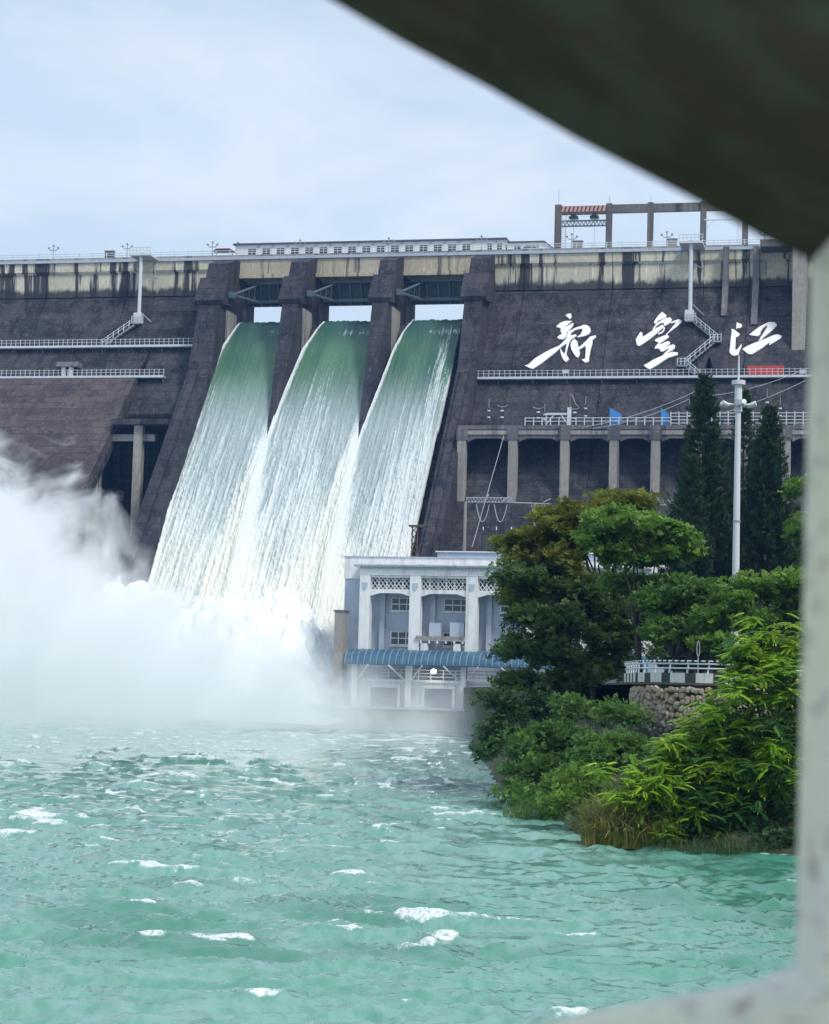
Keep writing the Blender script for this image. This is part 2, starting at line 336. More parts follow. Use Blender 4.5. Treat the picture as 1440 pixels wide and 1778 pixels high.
# dark triangular openings between the buttress heads, cut into the face
def cut(o, pts3, depth):
    """pts3: three (u, w, z) points on the face; cutter goes depth upstream"""
    mb = MB(); front = [mb.p((u, w + 2.5, z)) for u, w, z in pts3]; back = [mb.p((u, w - depth, z)) for u, w, z in pts3]
    mb.v = front + back; mb.f = [(0, 1, 2), (5, 4, 3), (0, 3, 4, 1), (1, 4, 5, 2), (2, 5, 3, 0)]
    c = mb.build('cutter', MT['dam'], dam)
    bpy.context.view_layer.update()
    md = o.modifiers.new('b', 'BOOLEAN'); md.object = c; md.operation = 'DIFFERENCE'; md.solver = 'EXACT'
    dg = bpy.context.evaluated_depsgraph_get(); me = bpy.data.meshes.new_from_object(o.evaluated_get(dg)); o.modifiers.clear(); o.data = me
    bpy.data.objects.remove(c)
def face_pts(pp): return [uwz(x, y, WF) for x, y in pp]
for pp in ([(895, 600), (866, 643), (903, 643)], [(1061, 598), (1040, 643), (1064, 643)], [(263, 604), (243, 643), (252, 643)], [(1232, 618), (1222, 643), (1240, 643)]):
    q = face_pts(pp); um = sum(t[0] for t in q) / 3
    for a, b, o in blocks:
        if a < min(t[0] for t in q) - .1 and b > max(t[0] for t in q) + .1: cut(o, q, 4.0)
# little fins of pilasters on the upper wall
for x0, x1, y1 in ((1256, 1266, 548), (1308, 1319, 566)):
    u0 = U(x0, 480, 0.6); u1 = U(x1, 480, 0.6); z0 = Z(1260, y1, 4.0)
    MB().prism([(-0.25, ZC + 0.4), (1.5, ZC + 0.4), (1.5, ZB), (WF(z0) + 0.5, z0), (WF(z0) - 1, z0), (-0.8, ZB)], u0, u1).build('pilaster', MT['deckc'], dam)
u0 = U(1376, 530, 9.0); u1 = U(1399, 530, 9.0); z0 = Z(1385, 620, 9.0)
MB().box(u0, u1, -0.2, 9.0, z0, ZC - 0.6).build('buttress_pier', MT['column'], dam)
MB().box(u0 - 1.2, u1 + 2.2, 0.3, 9.6, ZC - 0.58, ZC + 1.0).build('pier_cap', MT['deckc'], dam)
u2 = U(1322, 440, 3.0)
MB().box(u2, u0 - 1.25, 0.3, 6.0, ZC - 0.7, ZC + 0.6).build('overhang_slab', MT['deckc'], dam)
# coping along the crest
MB().box(-150, u2 - 0.1, -10.2, 0.6, ZC, ZC + 0.55).build('crest_coping', MT['wallb'], dam)
# weir body under the water, back wall below gates
zs = [78.0, 77.5, 76.5, 75.0] + list(np.arange(72, -4, -4.0))
prof = [(WCH(z) - 1.0, z - 0.6) for z in zs]
MB().prism([(-9, -3)] + [(-9, 76.5), (0, 77.4)] + prof[1:], LW[1] + 0.05, RW[0] - 0.05).build('weir', MT['pier'], dam)
# piers
def pier(u0, u1, tip):
    zt = 51.0; wt_ = WCH(zt) - 0.3
    poly = [(-9.5, 60), (-9.5, ZC - 0.4), (2.0, ZC - 0.4), (6.5, 89.0), (8.2, 85.6), (11.6, 80.0), (17.2, 66.0), (wt_ + .1, zt), (wt_ - 3, zt)]
    mb = MB().prism(poly, u0, u1)
    for v in mb.v:                         # the downstream end tapers to a point
        if v.z < 72 and v.y < -5: v.x += ((tip + (.12 if v.x > (u0 + u1) / 2 else -.12)) - v.x) * min(1, (72 - v.z) / 21)
    mb.build('pier', MT['pier'], dam)
    MB().prism([(5.0, 80.6), (5.0, 85.7), (9.0, 85.7), (12.2, 80.6), (11.8, 79.8)], u0 - 0.7, u1 + 0.5).build('pier_corbel', MT['pier'], dam)
    MB().box(u1 + 0.004, u1 + 0.25, 3.0, 9.0, 70.0, 79.4).build('pier_facing', MT['column'], dam)
for (a, b), c in zip(PIER, TIP): pier(a, b, c)
def training_wall(u0, u1, zend, side):
    off = 3.4
    poly = [(-9.5, -3), (-9.5, ZC - 0.4), (2.0, ZC - 0.4), (6.5, 89.0), (8.2, 85.6), (11.6, 80.0), (WCH(66) + off, 66.0), (WCH(zend) + off, zend), (WCH(zend), -3)]
    MB().prism(poly, u0, u1).build('training_wall', MT['pier'], dam)
    a, b = (u0 - 0.75, u1 + 0.75)
    MB().prism([(5.0, 80.6), (5.0, 85.7), (9.0, 85.7), (12.2, 80.6), (11.8, 79.8)], a, b).build('pier_corbel', MT['pier'], dam)
    if side < 0: MB().box(u1 + 0.004, u1 + 0.25, 2.0, 8.0, 69.0, 79.4).build('pier_facing', MT['column'], dam)
    # raised coping strip and an outer step of the wall
    MB().prism([(WCH(66) + off - 2.4, 66.0), (WCH(66) + off + .8, 66.0), (WCH(zend) + off + .8, zend), (WCH(zend) + off - 2.4, zend)], u0 + 0.9, u0 + 2.4).build('wall_coping', MT['pier'], dam)
training_wall(*LW, 6.0, -1); training_wall(*RW, 12.0, 1)
# bridge over the bays
for a, b in ((LW[1], PIER[0][0]), (PIER[0][1], PIER[1][0]), (PIER[1][1], RW[0])):
    MB().prism([(-10, 88.0), (0.25, 88.0), (0.25, ZC - 0.02), (-10, ZC - 0.02)], a + 0.03, b - 0.03).build('bridge_beam', MT['beam'], dam)
    MB().prism([(-6, 87.2), (0.55, 87.2), (0.55, 87.98), (-6, 87.98)], a + 0.03, b - 0.03).build('bridge_lip', MT['beam'], dam)
    MB().box(a + 0.03, b - 0.03, -9.6, -8.6, 84.2, 87.9).build('breast_wall', MT['steel'], dam)
for a, b in (*PIER, (LW[0], LW[1]), (RW[0], RW[1])):
    MB().box(a + 0.02, b - 0.02, -10, 0.3, ZC - 0.38, ZC - 0.02).build('pier_top', MT['beam'], dam)
    MB().box(b + 0.004 if b < 9 else a - .5, b + 0.5 if b < 9 else a - .004, -8.6, -1.0, 72.0, 86.9).build('gate_slot', MT['pier'], dam)
# radial gates
def gate(u0, u1, label):
    g = thing('spillway_gate', label, 'gate', ((u0 + u1) / 2, -2, 80.6), group='raised steel gates of the spillway')
    n = 7; arc = []
    for i in range(n + 1):
        a = R(7.5 + 22.5 * i / n); arc.append((9.5 - 13.2 * math.cos(a), 80.4 + 13.2 * math.sin(a)))
    k = [(w - 0.15, z) for w, z in reversed(arc)]
    MB().prism(arc + k, u0 + .3, u1 - .3).build('skin_plate', MT['steel'], g)
    nr = 6; first = None
    for i in range(nr):
        u = u0 + 1.4 + i * (u1 - u0 - 2.8) / (nr - 1)
        if first is None:
            first = MB().prism([(w + .01, z) for w, z in arc] + [(w + 0.55, z) for w, z in reversed(arc)], u - 0.16, u + 0.16).build('vertical_girder', MT['steel2'], g); fu = u
        else: link_copy(first, g, (u - fu, 0, 0))
    for z, r_ in ((83.0, .32), (86.5, .28)):
        w = 9.5 - math.sqrt(13.2 ** 2 - (z - 80.4) ** 2)
        MB().box(u0 + .4, u1 - .4, w + .5, w + 1.1, z - r_, z + r_).build('cross_girder', MT['steel2'], g)
    for s in (-1, 1):
        ue = u0 + 0.7 if s < 0 else u1 - 0.7; T = (ue, 8.6, 82.2)
        A = (ue + (-s) * 2.2, -2.4, 86.4); B = (ue + (-s) * 2.2, -3.0, 82.9)
        arm = MB().tube(T, A, 0.27).tube(T, B, 0.27)
        for i in range(1, 5):
            t = i / 5.0; p = [T[j] + (A[j] - T[j]) * t for j in range(3)]; q = [T[j] + (B[j] - T[j]) * t for j in range(3)]; q2 = [T[j] + (B[j] - T[j]) * min(1, t + .2) for j in range(3)]
            arm.tube(p, q, 0.1); arm.tube(p, q2, 0.1)
        arm.build('arm', MT['steel2'], g)
        MB().box(ue - 0.5, ue + 0.5, 8.1, 9.2, 81.6, 82.8).build('trunnion', MT['steel2'], g)
gate(LW[1] + .6, PIER[0][0] - .1, 'raised dark steel gate above the spillway bay farthest from the white lettering')
gate(PIER[0][1] + .6, PIER[1][0] - .1, 'raised dark steel gate above the middle spillway bay')
gate(PIER[1][1] + .6, RW[0] - .1, 'raised dark steel gate above the spillway bay beside the white lettering')
# ------------------------------------------------------------------ railings
RAILN = {}
def railing(par, a, b, h=1.2, sp=1.0, r=0.04, rails=(1.0, 0.55), m='white', post=True):
    a = Vector(a); b = Vector(b); L = (b - a).length; n = max(1, round(L / sp)); up = Vector((0, 0, 1))
    for k in rails: MB().tube(a + up * h * k, b + up * h * k, r).build('rail', MT[m], par)
    if post:
        first = MB().box(a.x - r * 1.1, a.x + r * 1.1, a.y - r * 1.1, a.y + r * 1.1, a.z, a.z + h * 1.12).build('post', MT[m], par)
        for i in range(1, n + 1): link_copy(first, par, (b - a) * (i / n))
# inspection walkways
def walkway(label, x0, x1, y, thick=0.45, out=1.6, sp=1.0, ends=None):
    w = WF(Z((x0 + x1) / 2, y, 8)); 
    for i in range(8): zz = Z((x0 + x1) / 2, y, w); w = WF(zz) + out
    ua = U(x0, y, w); ub = U(x1, y, w)
    t = thing('inspection_walkway', label, 'walkway', ((ua + ub) / 2, w - out, zz - 1))
    MB().box(ua, ub, WF(zz) - 0.5, w, zz - thick, zz).build('deck', MT['grey'], t)
    MB().box(ua, ub, w, w + 0.1, zz - thick + .1, zz + 0.06).build('edge_beam', MT['white'], t)
    railing(t, (ua, w - 0.1, zz), (ub, w - 0.1, zz), sp=sp)
    br = None; n = max(2, int((ub - ua) / 6))
    for i in range(n + 1):
        u = ua + 0.3 + (ub - ua - .6) * i / n
        if br is None: br = MB().prism([(WF(zz) - .3, zz - thick - .01), (w - .2, zz - thick - .01), (WF(zz - 1.2) - .1, zz - 1.6)], u - .12, u + .12).build('bracket', MT['deckc'], t); bu = u
        else: link_copy(br, t, (u - bu, 0, 0))
    return t, ua, ub, w, zz
walkway('white railed walkway along the dam face above the brown sloping slab, upper one', -30, 335, 600)
walkway('white railed walkway under the white lettering across the dam face', 803, 1420, 653)
t, ua, ub, w_, z_ = walkway('short lower white railed walkway along the top of the brown sloping slab', -30, 284, 653)
# ------------------------------------------------------------------ left sloping slab
sl = thing('sloping_slab_roof', 'broad brown concrete slab sloping out from the dam on columns', 'slab roof', (-95, 12, 60))
su = U(236, 656, 14.5); zt = Z(236, 656, 14.5)
def slab_poly(w0, z0, L, th): return [(w0, z0), (w0 + L, z0 - L), (w0 + L - th, z0 - L - th), (w0 - th, z0 - th)]
uu = -150.0; i = 0
while uu < su - 0.1:
    un = min(uu + 12.0, su); MB().prism(slab_poly(14.5, zt, 34, 1.5), uu + 0.03, un - 0.03).build('slab_panel', MT['slab'], sl); uu = un
MB().box(-150, su, 11.0, 14.4, zt - 3.0, zt - 0.06).build('slab_head', MT['slab'], sl)
MB().prism(slab_poly(13.2, zt - 1.6, 33, 0.9), su - 1.4, su + 0.02).build('edge_beam', MT['dam'], sl)
for wv, du in ((33.0, 3.8), (30.0, 0.0)):
    for k in range(4):
        uc = su - 0.8 - k * 14 - du * 0
        if wv == 33.0: MB().box(uc - 0.8, uc + 0.8, wv - 2.2, wv, -2, zt - (wv - 14.5) - 2.6).build('column', MT['column'], sl)
        else: MB().box(uc - 2.8, uc - 1.5, 24, 26, -2, zt - 13).build('column', MT['deckc'], sl)
# frame column beside the slab
fr = thing('frame_column', 'grey concrete column with cross beam between brown slab and spillway wall', 'column', (-46, 22, 20))
uc = U(238, 800, 26); z1 = Z(238, 738, 26)
MB().box(uc - 0.85, uc + 0.85, 24.6, 26, 8, z1).build('shaft', MT['column'], fr)
MB().box(uc - 6.5, uc - 0.9, 24.8, 25.8, z1 - 3.0, z1 - 1.7).build('cross_beam', MT['deckc'], fr)
MB().box(uc + 0.9, uc + 3.2, 24.8, 25.8, z1 - 3.0, z1 - 1.7).build('cross_beam', MT['deckc'], fr)
MB().box(su + .1, LW[0] - .1, WF(z1 + 1) - 1.5, 27.0, z1 + .02, z1 + 1.1).build('deck_slab', MT['dam'], fr)
# small concrete hatch house on the walkway
hh = thing('hatch_house', 'small dark hatch house with two white posts on the lower walkway', 'hatch house', (U(116, 640, 12), 12, z_))
ux = U(116, 640, 13.5)
MB().prism([(11, z_ + 1.9), (13.9, z_ + 1.9), (13.0, z_ + 3.0), (11, z_ + 3.0)], ux - 2.2, ux + 2.2).build('roof', MT['deckc'], hh)
MB().box(ux - 1.7, ux + 1.7, 11, 12.8, z_ + 0.05, z_ + 1.88).build('body', MT['dark'], hh)
for d in (-.75, .75): MB().box(ux + d - .4, ux + d + .4, 12.85, 13.4, z_ + 0.02, z_ + 1.85).build('post', MT['wall'], hh)
# ------------------------------------------------------------------ stairs and riser pipes on the face
def stair(par, a, b, wd=1.0):
    a = Vector(a); b = Vector(b); n = max(4, int((b - a).length / 0.75))
    MB().poly8([MB().p(q) for q in ((a.x, a.y - wd, a.z - .35), (b.x, b.y - wd, b.z - .35), (b.x, b.y, b.z - .35), (a.x, a.y, a.z - .35), (a.x, a.y - wd, a.z - .1), (b.x, b.y - wd, b.z - .1), (b.x, b.y, b.z - .1), (a.x, a.y, a.z - .1))]).build('stringer', MT['grey'], par)
    d = (b - a) / n
    st = MB().box(a.x, a.x + abs(d.x) + .05, a.y - wd, a.y, a.z - .08, a.z + .02).build('step', MT['grey'], par)
    for i in range(1, n): link_copy(st, par, d * i)
    railing(par, a, b, h=1.2, sp=1.3, r=0.055)
def onf(x, y, out=1.2): u, w, z = uwz(x, y, lambda zz: WF(zz) + out); return (u, w, z)
st1 = thing('zigzag_stair', 'white railed zigzag stair on the dam face between the second and third characters', 'stair', onf(1200, 652))
A, B, C, Dp = onf(1203, 556), onf(1247, 592), onf(1190, 634), onf(1216, 656)
stair(st1, A, B); stair(st1, (C[0], C[1], C[2]), (B[0] - .6, B[1], B[2])); stair(st1, C, Dp)
for c in (A, B, C):
    MB().box(c[0] - 1.4, c[0] + .6, c[1] - 1.8, c[1] + .3, c[2] - .25, c[2] - .02).build('landing', MT['grey'], st1)
    railing(st1, (c[0] - 1.4, c[1] + .3, c[2]), (c[0] + .6, c[1] + .3, c[2]), sp=.7, r=.055)
st2 = thing('face_stair', 'white railed straight stair on the dam face beneath the tall pipe, left of the spillway', 'stair', onf(200, 600))
stair(st2, onf(178, 600), onf(233, 562))
c = onf(237, 560); MB().box(c[0] - .9, c[0] + .8, c[1] - 1.8, c[1] + .3, c[2] - .25, c[2] - .02).build('landing', MT['grey'], st2)
railing(st2, (c[0] - .9, c[1] + .3, c[2]), (c[0] + .8, c[1] + .3, c[2]), sp=.7, r=.055)
def riser(x, yb, label):
    wb = onf(x, yb)[1]; u, _, z0 = onf(x, yb); t = thing('riser_pipe', label, 'riser', (u, wb - .6, z0))
    MB().tube((u, wb - .6, z0), (u, wb - .6, ZC + .9), 0.38, 8).build('pipe', MT['white'], t)
    MB().box(u - .9, u + .7, wb - 1.4, wb + .1, z0 - .1, z0 + 2.0).build('cage', MT['white'], t)
    MB().tube((u + 1.2, 0.4, ZC), (u + 2.2, 0.4, 84.5), .12).tube((u, wb - .6, 87.5), (u + 2.0, 0.2, 87.5), .1).tube((u + .2, wb - .6, 80), (u + 3.2, 3, 77.2), .12).build('brace', MT['grey'], t)
    MB().box(u - 2.2, u + 2.2, 0.3, wb + .4, ZC + .2, ZC + .55).build('platform', MT['white'], t)
    railing(t, (u - 2.2, wb + .3, ZC + .55), (u + 2.2, wb + .3, ZC + .55), h=1.3, sp=.75, r=.06)
riser(239, 560, 'tall white vertical pipe down the dam face left of the spillway')
riser(1198, 556, 'tall white vertical pipe down the dam face above the zigzag stair')
# ------------------------------------------------------------------ lettering
def letter(label, ox, oy, strokes):
    c = uwz(ox + 80, oy + 60, WF); t = thing('calligraphy_character', label, 'character', (c[0], c[1], c[2]))
    for i, pl in enumerate(strokes):
        if pl[0] == pl[-1]: pl = pl[:-1]
        pts = [uwz(ox + a / 9.0, oy + b / 9.0, WF) for a, b in pl]; mb = MB(); m = len(pts); o1 = 0.06; o2 = 0.16 + 0.012 * i
        mb.v = [mb.p((u, w + o1, z + o1 * .7)) for u, w, z in pts] + [mb.p((u, w + o2, z + o2 * .7)) for u, w, z in pts]
        for tr in tessellate_polygon([[Vector((a, b, 0)) for a, b in pl]]):
            mb.f.append(tuple(tr)); mb.f.append(tuple(m + q for q in reversed(tr)))
        for q in range(m): j = (q + 1) % m; mb.f.append((q, j, m + j, m + q))
        mb.build('stroke', MT['letter'], t)
letter('white cursive character with a long sweep, nearest the spillway on the dam face', 900, 535, [
 [(745,125),(770,100),(825,92),(838,125),(830,160),(805,182),(790,160)],
 [(595,298),(660,240),(740,210),(845,208),(780,265),(715,325),(670,325)],
 [(720,325),(790,280),(865,238),(870,262),(835,320),(770,380),(750,460),(700,500),(640,490),(612,468),(640,440),(690,410),(665,380),(668,330)],
 [(108,908),(165,890),(260,800),(400,715),(520,650),(640,600),(700,545),(750,490),(770,420),(790,370),(830,350),(825,420),(815,470),(760,560),(665,625),(600,690),(500,770),(370,870),(235,960),(190,950)],
 [(825,365),(880,325),(960,300),(1030,272),(1085,280),(1125,315),(1138,365),(1110,415),(1050,445),(970,462),(915,467),(975,425),(1005,370),(1005,330),(950,340),(880,360),(835,400)],
 [(770,450),(830,440),(900,422),(918,438),(880,470),(825,510),(800,560),(775,640),(755,735),(800,810),(750,855),(710,820),(680,760),(662,690),(658,625),(690,690),(725,730),(740,690),(755,600),(765,520)],
 [(878,490),(930,540),(940,600),(950,660),(968,700),(960,750),(940,785),(905,770),(870,720),(835,660),(822,600),(830,550)],
 [(945,630),(1000,590),(1060,530),(1130,460),(1215,440),(1222,465),(1165,510),(1165,560),(1140,640),(1125,720),(1110,800),(1110,845),(1055,868),(995,820),(1050,805),(1055,740),(1060,600),(955,665)]])
letter('white cursive middle character of the lettering, left of the zigzag stair', 1090, 535, [
 [(415,225),(450,165),(500,105),(545,68),(608,118),(605,152),(540,182),(480,205),(450,250),(418,248)],
 [(455,250),(520,205),(600,165),(670,155),(695,188),(680,225),(620,270),(575,290),(572,242),(520,245),(455,285),(410,360),(390,360),(410,310)],
 [(130,500),(160,450),(205,380),(235,400),(240,460),(300,420),(385,365),(450,325),(555,265),(570,310),(500,365),(430,430),(340,500),(250,565),(190,600),(150,590)],
 [(568,290),(584,320),(577,360),(540,402),(480,422),(475,403),(530,383),(560,350)],
 [(660,240),(730,210),(800,185),(850,212),(840,240),(770,300),(690,360),(640,400),(612,435),(595,432),(650,370),(710,300),(770,232),(690,248)],
 [(425,515),(470,485),(540,455),(610,430),(650,450),(640,475),(590,510),(540,545),(510,562),(490,550),(440,530)],
 [(495,552),(520,580),(590,545),(645,530),(668,550),(655,580),(590,620),(570,640),(510,660),(470,640),(425,650),(440,610)],
 [(512,662),(570,640),(640,605),(710,582),(745,600),(740,640),(690,680),(630,710),(580,745),(545,760),(600,700),(660,650),(620,655),(560,690),(515,690)],
 [(255,910),(310,880),(400,825),(520,770),(600,730),(700,700),(790,710),(790,745),(720,765),(640,790),(560,840),(460,910),(350,970),(300,945)]])
letter('white cursive last character of the lettering, right of the zigzag stair above the red banner', 1240, 535, [
 [(358,232),(395,245),(438,265),(440,295),(415,318),(375,320),(345,335),(352,300)],
 [(275,335),(310,340),(360,375),(408,415),(385,450),(345,465),(340,560),(335,640),(345,670),(380,640),(415,590),(435,570),(430,615),(400,680),(385,735),(325,755),(280,740),(243,695),(255,600),(265,480),(280,380)],
 [(553,425),(620,370),(700,310),(790,260),(860,228),(950,232),(990,275),(940,330),(870,395),(800,450),(740,505),(700,525),(735,460),(790,380),(835,300),(840,275),(780,310),(735,370),(725,420),(690,448),(620,440)],
 [(447,650),(520,605),(620,560),(720,525),(830,480),(930,435),(1000,420),(1062,445),(1050,480),(960,535),(875,585),(860,580),(900,530),(830,575),(760,630),(680,680),(600,730),(550,730),(490,690)]])
# red banner and small white box on the walkway
wv = WF(66) + .45
o = MB().box(U(1298, 645, wv), U(1362, 645, wv), wv, wv + .12, Z(1330, 651, wv), Z(1330, 635, wv)).build('red_banner', MT['red']); tag(o, 'plain red banner board behind the walkway railing', 'banner')
for x, lab in ((982, 'small white floodlight box on the walkway below the first character'), (1394, 'small white floodlight box on the walkway beside the beige pier')):
    wv = WF(65.6) + 1.2; u = U(x, 648, wv); z = Z(x, 651, wv)
    t = thing('floodlight', lab, 'floodlight', (u, wv, z))
    MB().box(u - .55, u + .55, wv - .3, wv + .2, z + .25, z + .95).build('lamp_box', MT['white'], t); MB().box(u - .1, u + .1, wv - .1, wv + .1, z - .3, z + .24).build('bracket', MT['grey'], t)
# round levelling mark on the parapet
u = U(1180, 447, .3); z = Z(1180, 447, .3)
t = thing('ring_mark', 'small white ring with a cross on the parapet beside the pipe', 'sign', (u, .3, z))
mb = MB()
for i in range(16):
    a, b = 2 * math.pi * i / 16, 2 * math.pi * (i + 1) / 16; mb.tube((u + math.cos(a) * .55, .4, z + math.sin(a) * .55), (u + math.cos(b) * .55, .4, z + math.sin(b) * .55), .07, 4)
mb.build('ring', MT['white'], t); MB().tube((u - .5, .4, z), (u + .5, .4, z), .05, 4).tube((u, .4, z - .5), (u, .4, z + 1.0), .06, 4).build('cross', MT['white'], t)
# ================================================================== ON THE CREST
ZD = ZC + 0.55
cr = thing('crest_railing', 'long pale railing along the crest of the dam', 'railing', (0, 0, ZD))
MB().box(-150, 83, 0.1, 0.3, ZD, ZD + 0.45).build('kerb', MT['column'], cr)
railing(cr, (-150, 0.2, ZD), (83, 0.2, ZD), h=1.35, sp=2.9, r=0.065, rails=(1.0, 0.66))
def crest_lamp(x, label):
    w = -1.2; u = U(x, 435, w); t = thing('crest_lamp', label, 'lamp post', (u, w, ZD), group='lamp posts along the dam crest')
    MB().tube((u, w, ZD), (u, w, ZD + 3.2), .12, 6, .08).build('pole', MT['grey'], t)
    MB().path([(u - 1.0, w, ZD + 2.9), (u - .5, w, ZD + 2.45), (u, w, ZD + 2.6), (u + .5, w, ZD + 2.45), (u + 1.0, w, ZD + 2.9)], .09).build('arm', MT['grey'], t)
    for d in (-1.0, 0, 1.0):
        z = ZD + (3.05 if d else 3.5); MB().tube((u + d, w, z - .25), (u + d, w, z + .1), .14, 8, .26).build('globe', MT['grey'], t)
for x, l in ((93, 'three headed crest lamp post left of the tall riser pipe, farther from it'), (221, 'three headed crest lamp post just left of the tall riser pipe on the dam'), (369, 'three headed crest lamp post beside the end of the long white building'),
             (521, 'crest lamp post before the long white building, nearer its plain end'), (675, 'crest lamp post before the middle of the long white building'), (836, 'crest lamp post before the long white building, near its low annex'),
             (993, 'crest lamp post inside the truss bay of the concrete gantry'), (1158, 'crest lamp post inside the wide open bay of the gantry'), (1328, 'crest lamp post beside the white and red cabin')):
    crest_lamp(x, l)
# long white gate house
def longhouse():
    w1 = -3.0; w0 = -8.5; ua = U(409, 430, w1); ub = U(878, 430, w1); zt = 94.7
    t = thing('gate_house', 'long low white building with a row of dark windows on the dam crest', 'building', (ua, w1, ZD))
    MB().box(ua, ub, w0, w1, ZD, zt).build('wall', MT['shed'], t)
    MB().box(ua - .4, ub + .3, w0 - .3, w1 + .5, zt, zt + .28).build('roof', MT['roofdark'], t)
    wz0, wz1 = ZD + 1.0, ZD + 2.35; xs = [438 + 24.8 * i for i in range(16)] + [850, 868]
    lamp = None
    for i, x in enumerate(xs):
        u = U(x, 433, w1); hw = .78 if i < 16 else .5
        f = MB().box(u - hw, u + hw, w1 - .02, w1 + .05, wz0 - (.5 if i > 15 else 0), wz1).build('window', MT['glass'], t)
        MB().box(u - .05, u + .05, w1 + .052, w1 + .09, wz0, wz1).build('mullion', MT['white'], f)
        MB().box(u - hw - .1, u + hw + .1, w1 + .01, w1 + .16, wz0 - .14, wz0 - .01).build('sill', MT['white'], f)
        um = u + 1.35; MB().box(um - .18, um + .18, w1 + .01, w1 + .4, zt - .5, zt - .15).build('eave_bracket', MT['grey'], t)
    MB().tube((ua + .2, w1 - 1, zt + .28), (ua + .2, w1 - 1, zt + .9), .25, 6).build('vent', MT['grey'], t)
    ua2 = ub + .35; ub2 = U(959, 430, w1); z2 = 94.0
    t2 = thing('annex', 'small white annex with a sloping roof end beside the long crest building', 'building', (ua2, w1, ZD))
    MB().prism([(ua2, ZD), (ub2, ZD), (ub2, z2 - 1.2), (ub2 - 1.6, z2), (ua2, z2)], w0, w1, axis=1).build('wall', MT['shed'], t2)
    MB().prism([(ua2, z2), (ub2 - 1.6, z2), (ub2 + .2, z2 - 1.3), (ub2 + .2, z2 - 1.1), (ub2 - 1.5, z2 + .22), (ua2, z2 + .22)], w0 - .2, w1 + .4, axis=1).build('roof', MT['roofdark'], t2)
    for x in (899, 930): u = U(x, 433, w1); MB().box(u - .6, u + .6, w1 - .02, w1 + .05, ZD + .6, ZD + 1.8).build('window', MT['glass'], t2)
longhouse()
# parked car and canopy on the crest
def car(x, m, label):
    w = -1.9; u = U(x, 436, w); t = thing('parked_car', label, 'car', (u, w, ZD))
    MB().prism([(u - 2.2, ZD + .35), (u + 2.2, ZD + .35), (u + 2.2, ZD + .85), (u + 1.2, ZD + .95), (u + .7, ZD + 1.45), (u - 1.3, ZD + 1.5), (u - 2.0, ZD + .95), (u - 2.2, ZD + .85)], w - .8, w + .8, axis=1).build('body', MT[m], t)
    MB().prism([(u + .95, ZD + .97), (u + .6, ZD + 1.38), (u - 1.2, ZD + 1.42), (u - 1.75, ZD + .97)], w + .81, w + .84, axis=1).build('side_window', MT['glass'], t)
    for d in (-1.35, 1.35): MB().tube((u + d, w + .65, ZD + .33), (u + d, w + .86, ZD + .33), .33, 10).build('wheel', MT['tyre'], t)
car(925, 'white', 'white car parked before the annex on the dam crest')
w = -1.6; u = U(390, 436, w); t = thing('guard_canopy', 'small dark red canopy on posts beside the long white building', 'canopy', (u, w, ZD))
MB().prism([(u - 2.2, ZD + 1.5), (u + 2.2, ZD + 1.5), (u + 1.4, ZD + 2.05), (u - 1.5, ZD + 2.05)], w - 1, w + 1, axis=1).build('roof', MT['carred'], t)
for d in (-1.7, 1.7): MB().tube((u + d, w, ZD), (u + d, w, ZD + 1.49), .09).build('post', MT['grey'], t)
for x, l in ((1003, 'grey cabinet under the truss bay of the gantry'), (1167, 'pale cabinet beside the lamp in the wide gantry bay'), (190, 'dark cabinet on the crest left of the riser pipe')):
    u = U(x, 436, -1.4); t = thing('crest_cabinet', l, 'cabinet', (u, -1.4, ZD), group='cabinets standing on the crest')
    MB().box(u - .9, u + .9, -2.2, -1.2, ZD, ZD + 2.1).build('body', MT['column'] if x > 900 else MT['roofdark'], t); MB().box(u - 1.05, u + 1.05, -2.3, -1.1, ZD + 2.1, ZD + 2.28).build('lid', MT['grey'], t)
